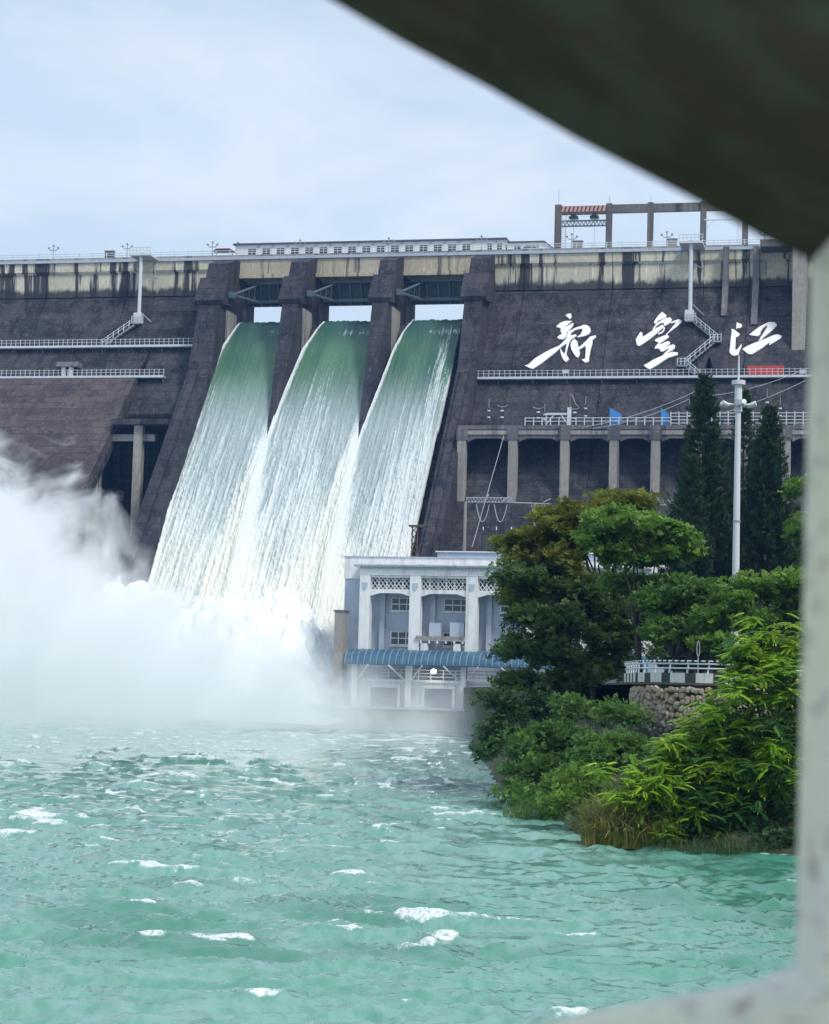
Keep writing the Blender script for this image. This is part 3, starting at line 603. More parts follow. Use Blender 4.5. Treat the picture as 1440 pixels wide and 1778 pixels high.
# gantry frame
def gantry():
    w0, w1 = -7.2, -6.0; t = thing('crane_gantry', 'tall dark concrete gantry frame with a salmon striped beam on the crest', 'gantry', (U(968, 430, w1), w1, ZD))
    cols = [(963, 974), (1052, 1062), (1124, 1134), (1216, 1226), (1289, 1299), (1365, 1376)]; uc = []
    zt = Z(1130, 353, w1); zb = Z(1130, 367, w1)
    for a, b in cols:
        ua, ub = U(a, 400, w1), U(b, 400, w1); uc.append((ua, ub)); MB().box(ua, ub, w0, w1, ZD, zt + .25).build('column', MT['gantry'], t)
        um = (ua + ub) / 2; MB().tube((um, w0 + .5, zt + .2), (um, w0 + .5, zt + (3.4 if a == 963 else 1.8)), .045, 4).build('lightning_rod', MT['grey'], t)
    for i in range(1, 5): MB().box(uc[i][1] + .01, uc[i + 1][0] - .01, w0 + .1, w1 - .1, zb, zt).build('beam', MT['gantry'], t)
    a, b = uc[0][1], uc[1][0]; zt2 = zt - .1; zb2 = zt - 1.35
    MB().box(a + .01, b - .01, w0 + .1, w1 - .1, zb2 - .35, zt2).build('beam', MT['gantry'], t)
    n = 11; d = (b - a) / n; f = None
    for i in range(n):
        x = a + i * d
        mb = MB().prism([(x + .06, zb2 + .08), (x + d * .62, zb2 + .08), (x + d - .02, zt2 - .06), (x + d * .42, zt2 - .06)], w1 - .1, w1 + .02, axis=1)
        if f is None: f = mb.build('paint_stripe', MT['pink'], t)
        else: link_copy(f, t, (i * d, 0, 0))
    for k in (0.28, 0.74):
        u = a + (b - a) * k; MB().box(u - .5, u + .5, w0, w1 + .3, zb2 - 1.0, zb2 - .36).box(u - .85, u + .85, w0 + .1, w1 + .2, zb2 - 1.3, zb2 - .8).build('hoist', MT['black'], t)
        MB().tube((u, (w0 + w1) / 2, ZD), (u, (w0 + w1) / 2, zb2 - 1.31), .04, 4).build('hoist_cable', MT['grey'], t)
    zt3 = Z(1010, 382, w1); zb3 = Z(1010, 391, w1); tr = MB()
    for wq in (w1 - .2, w0 + .2):
        tr.tube((a - .5, wq, zt3), (b + .6, wq, zt3), .08, 4).tube((a - .5, wq, zb3), (b + .6, wq, zb3), .08, 4); m = 12
        for i in range(m): tr.tube((a + (b - a) * i / m, wq, zb3), (a + (b - a) * (i + .5) / m, wq, zt3), .05, 4).tube((a + (b - a) * (i + .5) / m, wq, zt3), (a + (b - a) * (i + 1) / m, wq, zb3), .05, 4)
    tr.build('truss', MT['steel2'], t)
    railing(t, (a, w1 - .2, zt3), (b, w1 - .2, zt3), h=1.4, sp=1.6, r=.04)
    la = MB(); u = uc[0][1] + .15
    for d in (0, .9): la.tube((u + d, w1 + .1, ZD), (u + d, w1 + .1, zb2 - .5), .06, 4)
    for i in range(18): z = ZD + .4 + i * .42; la.tube((u, w1 + .1, z), (u + .9, w1 + .1, z), .035, 4)
    la.build('ladder', MT['grey'], t)
    la = MB(); u = uc[4][0] - .9
    for d in (0, .7): la.tube((u + d, w1 + .1, ZD), (u + d, w1 + .1, zb - 1.2), .05, 4)
    for i in range(14): z = ZD + .4 + i * .42; la.tube((u, w1 + .1, z), (u + .7, w1 + .1, z), .03, 4)
    la.build('ladder', MT['white'], t)
    z = Z(1255, 381, w1); MB().box(uc[3][1] - .4, uc[4][0] + .1, w1 - .3, w1 + .1, z - .1, z + .12).tube((uc[3][1], w1, z - 1.7), (uc[3][1] + 1.6, w1, z), .05, 4).tube((uc[4][0], w1, z - 1.7), (uc[4][0] - 1.6, w1, z), .05, 4).build('bracket_beam', MT['white'], t)
gantry()
w = 1.0; ua, ub = U(1336, 420, w), U(1379, 420, w); zb = ZC + .62
t = thing('guard_cabin', 'white cabin with a red base band at the end of the crest', 'cabin', (ua, w, zb))
MB().box(ua, ub, -4, w, zb, zb + 1.0).build('red_base', MT['red'], t); MB().box(ua + .02, ub - .02, -3.98, w - .02, zb + 1.0, zb + 4.6).build('wall', MT['shed'], t)
MB().box(ua - .3, ub + .3, -4.3, w + .3, zb + 4.6, zb + 4.85).build('roof', MT['roofdark'], t); MB().box((ua + ub) / 2 - .06, (ua + ub) / 2 + .06, w + .01, w + .05, zb, zb + 4.5).build('corner_strip', MT['white'], t)
# ================================================================== SWITCHYARD DECK
dk = thing('switchyard_deck', 'concrete platform on tall columns below the lettering', 'platform', (45, 30, 38))
wo = 30.0; ZK = Z(1100, 738, wo); ua = U(795, 745, wo); ub = 100.0
MB().box(ua, ub, WF(ZK) - 1, wo, ZK - .7, ZK).build('deck_slab', MT['deckc'], dk)
cx = [801, 890, 980, 1066, 1138, 1212, 1290, 1365]; cu = [U(x, 800, wo) for x in cx] + [86, 96]
for i, u in enumerate(cu):
    MB().box(u - .78, u + .78, wo - 1.4, wo + .15, 33.0, ZK - .71).build('column', MT['column'], dk)
    MB().box(u - 1.0, u + 1.0, wo - 1.5, wo + .3, ZK - 2.6, ZK - .72).build('column_head', MT['deckc'], dk)
    if i < len(cu) - 1:
        v = cu[i + 1]; zt = ZK - .72; poly = [(u + 1.01, zt), (v - 1.01, zt), (v - 1.01, zt - 2.2), (v - 2.4, zt - 1.6), (u + 2.4, zt - 1.6), (u + 1.01, zt - 2.2)]
        MB().prism(poly, wo - 1.1, wo - .1, axis=1).build('haunched_beam', MT['deckc'], dk)
        MB().box(u + 1.02, v - 1.02, wo - .09, wo + .1, zt - .95, zt - .25).build('cable_tray', MT['column'], dk)
ur = U(912, 735, wo); railing(dk, (ur, wo - .1, ZK), (U(1165, 735, wo), wo - .1, ZK), h=1.3, sp=1.5, r=.07)
railing(dk, (U(1165, 735, wo), wo - .1, ZK), (95, wo - .1, ZK), h=2.1, sp=1.4, r=.07, rails=(1, .72, .44, .16))
def insul(x, yt, r=.26, w=28.5, lab='', name='bushing_insulator', horn=True):
    u = U(x, 720, w); zt = Z(x, yt, w); t = thing(name, lab, 'insulator', (u, w, ZK), group='black insulators on the deck')
    mb = MB(); n = 6; h = (zt - ZK) / n
    for i in range(n): mb.tube((u, w, ZK + i * h), (u, w, ZK + (i + .9) * h), r, 8, r * .75)
    mb.build('body', MT['black'], t)
    for k in (.45, .8): MB().tube((u, w, ZK + (zt - ZK) * k), (u, w, ZK + (zt - ZK) * k + .25), r * 1.1, 8).build('collar', MT['white'], t)
    MB().tube((u, w, zt), (u, w, zt + (1.6 if not horn else .2)), .05, 5).build('tip', MT['grey'], t)
    if horn: MB().path([(u - .9, w, zt + .45), (u - .4, w, zt + .2), (u + .4, w, zt + .2), (u + .9, w, zt + .45)], .07, 5).build('terminal', MT['grey'], t)
for x, yt, r, hn, l in ((849, 708, .24, False, 'thin black insulator at the bare left end of the deck'), (872, 708, .3, True, 'black insulator with a terminal bar at the bare left end of the deck'), (935, 711, .3, True, 'black insulator with horns left of the white support frame'),
                 (946, 716, .24, False, 'thin black insulator against the left leg of the white frame'), (998, 712, .3, True, 'black insulator with horns right of the white frame'), (1017, 703, .24, False, 'thin black insulator between the white frame and the first blue panel'),
                 (1197, 703, .28, False, 'black insulator beside the tall pine on the deck'), (1332, 690, .28, False, 'black insulator behind the right pine'), (1355, 703, .26, False, 'thin black insulator right of the right pine')):
    insul(x, yt, r, lab=l, horn=hn)
t = thing('support_frame', 'white steel support frame with a tall black bushing on the deck', 'frame', (U(968, 730, 28), 28, ZK)); w = 28.2
a, b = U(948, 725, w), U(989, 725, w); zt = Z(968, 717, w)
MB().box(a - .2, a + .2, w - .2, w + .2, ZK, zt).build('leg', MT['white'], t); MB().box(b - .35, b + .35, w - .3, w + .3, ZK, zt + 1.0).build('leg', MT['white'], t); MB().box(a, b, w - .15, w + .15, zt - .35, zt).build('top_beam', MT['white'], t)
MB().tube((a, w, ZK + .3), (a + 1.6, w, zt - .2), .11).tube((b - .2, w, ZK + .3), (b - 1.6, w, zt - .2), .11).build('brace', MT['white'], t); MB().box(a - .4, b + .4, w - .4, w + .4, ZK, ZK + .22).build('base', MT['white'], t)
zz = Z(989, 683, w); mb = MB()
for i in range(7): h = (zz - zt - 1) / 7; mb.tube((b, w, zt + 1 + i * h), (b, w, zt + 1 + (i + .9) * h), .36 - .02 * i, 8, .26 - .02 * i)
mb.build('bushing', MT['black'], t); MB().path([(b, w, zz), (b + .5, w, zz - .4), (b + 1.0, w, zz - 1.8), (b + 1.6, w, zz - 2.4)], .06, 5).build('lead', MT['cable'], t)
for x0, x1, l in ((1059, 1080, 'wide bright blue tapered panel on the deck edge'), (1148, 1162, 'narrow bright blue tapered panel beside the taller railing')):
    w = wo - .7; ua, ub = U(x0, 725, w), U(x1, 725, w); zt = Z(x0, 708, w)
    o = MB().prism([(ua, ZK), (ub, ZK), (ub, zt - 1.2), (ua, zt)], w - .1, w + .1, axis=1).build('blue_panel', MT['blue']); tag(o, l, 'panel')
# ---- lower bus work in front of the columns
bw = 52.0
def lat(par, a, b, h, name='lattice_beam', m='cable', n=14, r=.07):
    mb = MB(); a = Vector(a); b = Vector(b); up = Vector((0, 0, h))
    mb.tube(a, b, r, 4).tube(a + up, b + up, r, 4)
    for i in range(n): p = a + (b - a) * (i / n); q = a + (b - a) * ((i + .5) / n) + up; s = a + (b - a) * ((i + 1) / n); mb.tube(p, q, r * .6, 4).tube(q, s, r * .6, 4)
    return mb.build(name, MT[m], par)
t = thing('bus_gantry', 'pale lattice beam on two posts with hanging cable loops before the columns', 'gantry', (U(808, 945, bw), bw, 24)); zg = Z(850, 872, bw)
u0, u1, u2 = U(808, 900, bw), U(890, 870, bw), U(929, 880, bw)
lat(t, (u0, bw, zg), (u1, bw, zg), .75); MB().tube((u1, bw, zg), (U(955, 874, bw), bw, zg - .2), .1, 5).build('bus_bar', MT['cable'], t)
MB().tube((u0, bw, 22), (u0, bw, zg), .3, 8, .24).build('post', MT['column'], t); MB().tube((u2, bw, 22), (u2, bw, zg), .3, 8, .24).build('post', MT['column'], t)
for x in (839, 870, 935):
    u = U(x, 880, bw); pts = [(u + d, bw + .2, zg - 3.2 * (1 - (d / 1.15) ** 2) - .1) for d in np.linspace(-1.1, 1.1, 9)]; MB().path(pts, .075, 5).build('cable_loop', MT['cable'], t)
for x0, y0, x1, y1 in ((841, 872, 850, 858), (872, 872, 886, 862), (945, 872, 957, 866)): MB().tube((U(x0, y0, bw), bw + .3, Z(x0, y0, bw)), (U(x1, y1, bw), bw + .3, Z(x1, y1, bw)), .1, 5).build('string_insulator', MT['cable'], t)
for x, y, l in ((839, 920, 'black bushing under the first cable loop on the powerhouse roof'), (862, 920, 'black bushing between the cable loops on the powerhouse roof'), (888, 920, 'black bushing below the second column on the powerhouse roof')):
    u = U(x, 935, 56); z0, z1 = Z(x, 955, 56), Z(x, y, 56); q = thing('roof_bushing', l, 'insulator', (u, 56, z0), group='black bushings behind the powerhouse roof'); mb = MB()
    for i in range(5): h = (z1 - z0) / 5; mb.tube((u, 56, z0 + i * h), (u, 56, z0 + (i + .9) * h), .42 - .03 * i, 8, .3 - .03 * i)
    mb.build('body', MT['black'], q); MB().tube((u, 56, z1), (u, 56, z1 + .5), .1, 5).build('tip', MT['white'], q)
t = thing('rear_bus_beam', 'pale lattice beam low between the last column and the pines', 'gantry', (U(1165, 880, 45), 45, 34)); lat(t, (U(1138, 875, 45), 45, Z(1150, 877, 45)), (U(1215, 875, 45), 45, Z(1150, 877, 45)), .8)
MB().tube((U(1212, 875, 45), 45, 22), (U(1212, 875, 45), 45, Z(1150, 870, 45)), .25).build('post', MT['column'], t)
# power lines
for i, (a, b) in enumerate((((875, 757, 31), (820, 950, 56)), ((1215, 676, 27), (1010, 742, 31)), ((1215, 684, 27), (1030, 744, 31)), ((1400, 640, 24), (1210, 690, 29)), ((1400, 660, 24), (1180, 735, 31)))):
    p = [Vector((*uz(a[0], a[1], a[2]), 0)), Vector((*uz(b[0], b[1], b[2]), 0))]; pts = []
    for k in range(13): s = k / 12; pts.append((p[0].x + (p[1].x - p[0].x) * s, a[2] + (b[2] - a[2]) * s, p[0].y + (p[1].y - p[0].y) * s - (0 if i == 0 else .9 * 4 * s * (1 - s))))
    o = MB().path(pts, .055, 4).build('power_line', MT['cable']); tag(o, 'thin pale line dropping from the deck to the powerhouse roof' if i == 0 else 'thin grey power line slanting across the dam face behind the pines', 'cable', None if i == 0 else 'power lines over the deck')
# rusty lattice mast at the water's edge of the chute
w = 58; t = thing('lattice_mast', 'rusty lattice mast with a small platform beside the chute above the powerhouse', 'mast', (U(719, 960, w), w, 20)); a, b = U(714, 940, w), U(723, 940, w); z1 = Z(719, 915, w); mb = MB()
for u in (a, b): mb.tube((u, w, 18), (u + .2, w, z1), .12, 4)
for i in range(9): z = z1 - 1.1 * i; mb.tube((a, w, z), (b, w, z - 1.1), .07, 4).tube((b, w, z), (a, w, z - 1.1), .07, 4)
mb.build('lattice', MT['rust'], t); MB().box(a - .3, b + 1.3, w - .8, w + .8, z1, z1 + .3).build('platform', MT['rust'], t)
# ================================================================== POWERHOUSE
def powerhouse():
    w1 = 78.0; wr = 74.2; t = thing('powerhouse', 'white classical powerhouse with tall columns and a blue curved canopy', 'building', (U(600, 1225, wr), wr, 3.7))
    zy = lambda y: Z(633, y, w1)
    cu = [(U(624, 1050, w1), U(642, 1050, w1)), (U(711, 1050, w1), U(730, 1050, w1)), (U(809, 1050, w1), U(829, 1050, w1))]
    pitch = cu[2][0] - cu[1][0]; wid = cu[2][1] - cu[2][0]
    for k in range(1, 4): cu.append((cu[2][0] + pitch * k, cu[2][1] + pitch * k))
    ue = cu[-1][1]; ul = U(598, 1050, wr)
    zbase = zy(1226); zcan = zy(1128); zt = zy(998); zcor = zy(984)
    # main block behind
    MB().box(ul, ue + 1.5, wr - 14, wr, -3, zy(1003)).build('main_wall', MT['wallb'], t)
    zp0 = zy(994); MB().box(ul - .15, ue + 1.6, wr - 14.1, wr + .2, zy(1002.8), zy(965)).build('parapet_band', MT['wall'], t)
    MB().box(ul - .3, ue + 1.8, wr - 14.3, wr + .35, zy(965) + .01, zy(963)).build('parapet_coping', MT['wallb'], t)
    MB().box(U(760, 955, 70), ue, 62, 70, zy(965), zy(951)).build('roof_house', MT['wallb'], t); MB().box(U(759, 955, 70) - .2, ue + .3, 61.8, 70.3, zy(951) + .01, zy(949)).build('roof_edge', MT['wall'], t)
    # columns with capitals
    for a, b in cu:
        c = MB().box(a, b, w1 - 1.7, w1, zcan - .6, zt).build('column', MT['wall'], t); m = (a + b) / 2; zc = zy(1017)
        MB().prism([(m - .42, zc + .5), (m + .42, zc + .5), (m + .32, zc - .3), (m, zc - .7), (m - .32, zc - .3)], w1 + .01, w1 + .14, axis=1).build('ornament', MT['wallb'], c)
    MB().box(cu[0][0] - .05, ue, wr + .4, w1 + .05, zt + .01, zcor).build('entablature', MT['wall'], t)
    MB().prism([(wr + .4, zcor + .01), (w1 + .3, zcor + .01), (w1 + .9, zcor + .3), (w1 + .9, zcor + .45), (wr + .4, zcor + .5)], cu[0][0] - .9, ue).build('cornice', MT['wall'], t)
    den = None; n = int((ue - cu[0][0]) / .55)
    for i in range(n):
        if den is None: den = MB().box(cu[0][0], cu[0][0] + .28, w1 + .06, w1 + .42, zcor - .32, zcor - .02).build('dentil', MT['wallb'], t)
        else: link_copy(den, t, (i * .55, 0, 0))
    zg1, zg0, zl0, zh = zy(1002), zy(1022), zy(1029), zy(1034)
    for k in range(len(cu) - 1):
        a, b = cu[k][1], cu[k + 1][0]; L = b - a
        MB().prism([(a, zg0), (b, zg0), (b, zh), (a + L - .05, zh), (b - 1.5, zl0), (a + 1.5, zl0), (a + .05, zh), (a, zh)], w1 - 1.0, w1 - .25, axis=1).build('lintel', MT['wall'], t)
        MB().box(a, b, w1 - 1.0, w1 - .25, zg1, zt - .01).build('frieze', MT['wall'], t)
        g = MB(); m = max(6, int(L / .62)); s = L / m; zm = (zg0 + zg1) / 2
        for i in range(m):
            x = a + i * s; q = w1 - .6
            g.tube((x, q, zg0), (x + s, q, zm), .06, 4).tube((x + s, q, zg0), (x, q, zm), .06, 4).tube((x, q, zm), (x + s, q, zg1), .06, 4).tube((x + s, q, zm), (x, q, zg1), .06, 4)
            if i % 2 == 0: g.tube((x, q, zg0), (x, q, zg1), .06, 4)
        g.build('grille', MT['wall'], t); MB().box(a, b, w1 - 1.6, w1 - 1.5, zg0, zg1).build('grille_shade_panel', MT['glass'], t)  # dark sheet painted in for the shade behind the grille
        # recessed bay: inner pilaster, windows
        MB().box(a + .9, a + 1.7, wr + .01, wr + .7, zcan - 1, zg0).build('inner_pilaster', MT['wallb'], t)
        c0 = a + L * .42; c1 = b + 1.2
        for (zb, ztp, rows) in ((zy(1057), zy(1035.5), 2), (zy(1117), zy(1094.5), 2)):
            wn_ = MB().box(c0, c1, wr - .02, wr + .06, zb, ztp).build('window', MT['glass'], t)
            for i in range(5): x = c0 + (c1 - c0) * i / 4; MB().box(x - .07, x + .07, wr + .065, wr + .18, zb, ztp).build('mullion', MT['wall'], wn_)
            for zq in (zb, (zb + ztp) / 2, ztp): MB().box(c0 - .07, c1 + .07, wr + .062, wr + .16, zq - .07, zq + .07).build('transom', MT['wall'], wn_)
            MB().box(c0 - .2, c1 + .2, wr + .01, wr + .3, zb - .32, zb - .1).build('sill', MT['wall'], wn_)
        MB().box(c0 - .1, c1 + .1, wr + .01, wr + .1, zy(1092), zy(1061)).build('spandrel_panel', MT['wallb'], t)
    # balcony with boxes in the second bay
    a, b = cu[1][1], cu[2][0]; zb = zy(1110)
    MB().box(a - .3, b, wr + 1.4, w1 + .2, zb, zb + .35).build('balcony_slab', MT['wall'], t); MB().box(a - .5, b, w1 + .1, w1 + .35, zb + .2, zb + .7).build('balcony_edge', MT['column'], t)
    for i in range(6): x = a + .3 + i * (b - a - .6) / 5; MB().box(x - .12, x + .12, w1 - .6, w1 + .3, zb - .4, zb - .01).build('balcony_corbel', MT['wall'], t)
    for x0, x1, h in ((a + 1.3, a + 3.0, 2.8), (b - 2.6, b - .4, 2.9)): MB().box(x0, x1, wr + 1.6, wr + 2.8, zb + .36, zb + h).build('equipment_box', MT['wallb'], t)
    for x in (a + .8, b - 1.2): MB().box(x - .55, x + .55, w1 - 1.0, w1 + .1, zcan - .3, zb - .42).build('balcony_block', MT['wall'], t)
    # canopy: barrel sheet with ribs
    zc1, zc0 = zy(1127), zy(1153); ca = U(608, 1140, w1); arc = []
    for i in range(9): q = R(90 * i / 8); arc.append((w1 - .3 + 3.6 * math.sin(q), zc0 + (zc1 - zc0) * math.cos(q)))
    inn = [(w - .06, z - .12) for w, z in reversed(arc)]
    cn = MB().prism(arc + inn, ca, ue).build('canopy', MT['canopy'], t); rb = None; n = int((ue - ca) / 1.0)
    for i in range(n):
        if rb is None: rb = MB().prism([(w, z + .001) for w, z in arc] + [(w + .07, z + .09) for w, z in reversed(arc)], ca, ca + .12).build('rib', MT['rib'], cn)
        else: link_copy(rb, cn, (i * 1.0, 0, 0))
    # lower storey
    MB().box(ca + .4, ue, wr + .4, w1 + .4, -3, zy(1178)).build('lower_wall', MT['wall'], t)
    MB().box(ca + .4, ue, wr + .2, wr + .38, zy(1178), zc1 - 1).build('gallery_wall', MT['wallb'], t)
    pu = [(U(610, 1190, w1 + 1), U(621, 1190, w1 + 1)), (U(704, 1190, w1 + 1), U(714, 1190, w1 + 1)), (U(800, 1190, w1 + 1), U(810, 1190, w1 + 1))]
    for k in range(1, 4): pu.append((pu[2][0] + pitch * k, pu[2][1] + pitch * k))
    for a, b in pu:
        MB().box(a, b, w1 + .45, w1 + 1.3, zbase - .3, zc0 - .02).build('canopy_post', MT['wall'], t)
        (MB() if a < ca + 3 else MB().tube((a, w1 + 1.2, zc0 - 2.4), (a - 2.2, w1 + 3.5, zc0 - .1), .1)).tube((b, w1 + 1.2, zc0 - 2.4), (b + 2.2, w1 + 3.5, zc0 - .1), .1).build('bracket', MT['wall'], t)
    for k in range(len(pu) - 1):
        a, b = pu[k][1], pu[k + 1][0]; L = b - a; zr = zy(1178)
        for z in (zr + .5, zr + 1.0, zr + 1.5): MB().tube((a, w1 + .2, z), (b, w1 + .2, z), .07, 5).build('gallery_rail', MT['wall'], t)
        for i in range(4): x = a + L * (i + .5) / 4; MB().box(x - .07, x + .07, w1 + .13, w1 + .27, zr, zr + 1.55).build('gallery_post', MT['wall'], t)
        MB().box(a, b, w1 + .41, w1 + .7, zr - .4, zr - .02).build('string_course', MT['wall'], t)
        d0, d1 = a + L * .27, a + L * .82; zt_, zb_ = zy(1193), zbase + .05
        dr = MB().box(d0, d1, w1 + .3, w1 + .46, zb_, zt_).build('roller_door', MT['grey'], t)
        MB().box(d0 - .5, d0 - .01, w1 + .41, w1 + .62, zb_, zt_ + .5).box(d1 + .01, d1 + .5, w1 + .41, w1 + .62, zb_, zt_ + .5).box(d0 - .01, d1 + .01, w1 + .41, w1 + .62, zt_ + .01, zt_ + .5).build('door_frame', MT['wall'], dr)
        for i in range(9): z = zb_ + .3 + i * (zt_ - zb_) / 9.5; MB().box(d0 + .02, d1 - .02, w1 + .465, w1 + .5, z - .06, z + .06).build('door_slat', MT['grey'], dr)
    # lit floodlight under the canopy
    lu = U(753, 1166, w1 + 1.5); lz = Z(753, 1166, w1 + 1.5)
    f = thing('lit_floodlight', 'lit white floodlight under the blue canopy of the powerhouse', 'floodlight', (lu, w1 + 1.5, lz))
    b = NB('lit_lamp_glass'); b.t.links.new(b.n('Emission', {'Color': (1, .93, .8), 'Strength': 25.0}).outputs[0], b.out.inputs['Surface'])
    bm = bmesh.new(); bmesh.ops.create_uvsphere(bm, u_segments=14, v_segments=8, radius=.34); me = bpy.data.meshes.new('lamp_glass'); bm.to_mesh(me); bm.free(); me.materials.append(b.m)
    o = bpy.data.objects.new('lamp_glass', me); COL.objects.link(o); o.parent = f
    MB().box(lu - .35, lu + .35, w1 + .4, w1 + 1.1, lz - .3, lz + .3).build('housing', MT['grey'], f)
    # quay
    q = thing('quay_wall', 'grey concrete quay below the powerhouse', 'wall', (ca, w1 + 6, -3)); zq = zbase - .32
    MB().box(ca - 6, ue + 14, w1 + .6, w1 + 4, -3, zq).build('quay_body', MT['column'], q); MB().box(ca - 6, ue + 14, w1 + 3.5, w1 + 4.2, zq + .003, zq + .35).build('quay_kerb', MT['wallb'], q)
powerhouse()
w = 80; a, b = U(581, 1080, w), U(597, 1080, w); t = thing('divider_pier', 'weathered concrete pier end between the chute foam and the powerhouse', 'pier', (a, w, -3))
MB().box(a, b, w - 3, w, -3, Z(589, 1062, w)).build('shaft', MT['column'], t); MB().box(a - .15, b + .15, w - 3.2, w + .15, Z(589, 1062, w), Z(589, 1059, w)).build('cap', MT['deckc'], t)
# ================================================================== WATER
def foam_col(b, f, wcol, scale):
    return b.mix(f, wcol, (0.80, 0.83, 0.82))
def river_mat():
    b = NB('river_water'); fo = b.attr('foam'); dp = b.attr('clear')
    n1 = b.noise(2.6, (1, .5, 1), 5, .6); n2 = b.noise(9.0, (1, .55, 1), 3, .6); n3 = b.noise(4.5, (1, .7, 1), 7, .85); n4 = b.noise(11, (1, .6, 1), 4, .7)
    wc = b.mix(dp, (0.20, 0.375, 0.32), (0.02, 0.15, 0.088)); wc = b.mix(b.ramp(n1, .38, .68, 0, .5), wc, (0.05, 0.235, 0.165)); wc = b.mix(b.ramp(b.noise(.22, (.5, 1.3, 1), 4, .6), .45, .7, 0, .5), wc, (0.055, 0.27, 0.175))
    f = b.ramp(b.math('ADD', fo, b.math('MULTIPLY', b.math('SUBTRACT', n3, .5), 1.6)), .40, .80)
    f = b.math('MULTIPLY', b.math('MULTIPLY', f, b.ramp(fo, .03, .22)), b.ramp(n4, .32, .58, .25, 1.0))
    col = b.mix(f, wc, (0.82, 0.85, 0.84))
    h = b.math('ADD', b.math('MULTIPLY', n1, 1.0), b.math('MULTIPLY', n2, .3))
    ro = b.math('ADD', b.math('MULTIPLY', f, .55), .05)
    p = b.bsdf(col, ro, b.bump(h, .5, .10)); p.inputs['IOR'].default_value = 1.33
    return b.m
MT['river'] = river_mat()
def river():
    NR, NC = 900, 480
    inv = np.linspace(1 / 20.0, 1 / 430.0, NR) ; d = 1 / inv
    tx = np.linspace(-.34, .30, NC)
    Y = np.repeat(d[:, None], NC, 1); X = Y * tx[None, :]
    qx = X + 2.2 * (fbm(X / 7, Y / 7, 3, 3) - .5) * 2; qy = Y + 2.2 * (fbm(X / 7, Y / 7, 3, 9) - .5) * 2
    h = np.zeros_like(X); crest = np.zeros_like(X)
    rs = np.random.default_rng(11); pix = np.maximum(Y * Y / (F_PX * .576 * CAM_H), .05)
    for i in range(64):
        lam = 0.36 * (14.0 ** (i / 63.0)); th = rs.normal(-1.7, .6); k = 2 * np.pi / lam
        am = .0078 * lam ** .95 * (1.5 if lam < 1.1 else 1.0); ph = rs.uniform(0, 6.28)
        fade = np.clip(lam / (2.2 * pix), 0, 1) ** 1.0
        env = .35 + 1.3 * vnoise(X / (lam * 2.7) + i * 7.1, Y / (lam * 2.7), 40 + i)
        s = np.cos(k * (np.cos(th) * qx + np.sin(th) * qy) + ph)
        h += am * fade * env * (s + .35 * np.cos(2 * (k * (np.cos(th) * qx + np.sin(th) * qy) + ph)))
        if lam > .8: crest += am * env * s
    far = sstep(120, 240, Y); rough = 0.9 + .7 * sstep(60, 200, Y) * sstep(40, -20, X)
    lump = (fbm(X / 1.5, Y / 1.1, 4, 71, .6) - .5)
    h = h * rough + lump * .12 * rough
    c = (crest - crest.mean()) / crest.std() + (fbm(X / .9, Y / .7, 4, 91, .6) - .5) * 3.0
    patch = fbm(X / 14, Y / 18, 3, 23)
    qn = np.quantile(c, [.87, .955]); thr = qn[1] + (qn[0] - qn[1]) * far - .9 * (patch - .5) * 2 + .9 * sstep(0, 14, X) * (1 - far) + .55 * sstep(80, 45, Y)
    foam = sstep(thr - .6, thr + .9, c) * (.55 + .6 * fbm(X / .55, Y / .8, 3, 123, .6))
    foam = np.maximum(foam, .48 * fbm(X / 2.2, Y / 5, 4, 301, .6) / .5 * sstep(200, 285, Y + 30 * (fbm(X / 16, Y / 16, 3, 5) - .5)) * sstep(60, 0, X))
    small = sstep(.60, .74, fbm(X / 1.5, Y / .8, 3, 500, .6)) * sstep(.42, .58, fbm(X / 8, Y / 11, 3, 511)) * (.35 + .65 * sstep(40, 140, Y)) * (1 - .6 * sstep(2, 16, X) * (1 - far))
    foam = np.maximum(foam, small * .95)
    # foam line along the bank and in front of it
    clear = sstep(6.0, 16, X - (Y - 95) * .02 + 6 * (fbm(X / 9, Y / 9, 3, 51) - .5)) * sstep(130, 85, Y) * .9
    clear = np.maximum(clear, .55 * sstep(.62, .75, fbm(X / 7, Y / 10, 3, 77)))
    h += foam * .10 * fbm(X / .5, Y / .7, 2, 33)
    v = np.stack([X, Y, h - .02], -1).reshape(-1, 3)
    idx = np.arange(NR * NC).reshape(NR, NC); f = np.stack([idx[:-1, :-1], idx[:-1, 1:], idx[1:, 1:], idx[1:, :-1]], -1).reshape(-1, 4)
    o = np_mesh('river_water', v, f, MT['river'], smooth=True, attrs={'foam': foam, 'clear': clear}); o['kind'] = 'structure'
    o['label'] = 'choppy milky green river with scattered whitecaps'
river()
o = MB(False).prism([(-400, -60), (400, -60), (400, 420), (-400, 420)], -6, -2.5, axis=2).build('riverbed', MT['soil']); o['kind'] = 'structure'
def chute_mat():
    b = NB('spill_water'); wh = b.attr('white'); gn = b.attr('tone')
    wc = b.mix(gn, (0.040, 0.105, 0.085), (0.115, 0.235, 0.13))
    fine = b.attr('fine'); wh2 = b.n('MapRange', {'Value': b.math('ADD', wh, b.math('MULTIPLY', b.math('SUBTRACT', fine, .5), .35)), 'From Min': .05, 'From Max': .95}).outputs[0]; wc = b.mix(b.attr('grey'), wc, (0.33, 0.40, 0.41)); wc = b.mix(b.ramp(wh2, .15, .6), wc, (0.40, 0.48, 0.48))
    col = b.mix(b.ramp(wh2, .15, 1.15), wc, b.mix(b.attr('warm'), (0.70, 0.74, 0.74), (0.80, 0.80, 0.71)))
    p = b.bsdf(col, b.math('ADD', b.math('MULTIPLY', wh2, .5), .3)); p.inputs['IOR'].default_value = 1.33; return b.m
MT['chute'] = chute_mat()
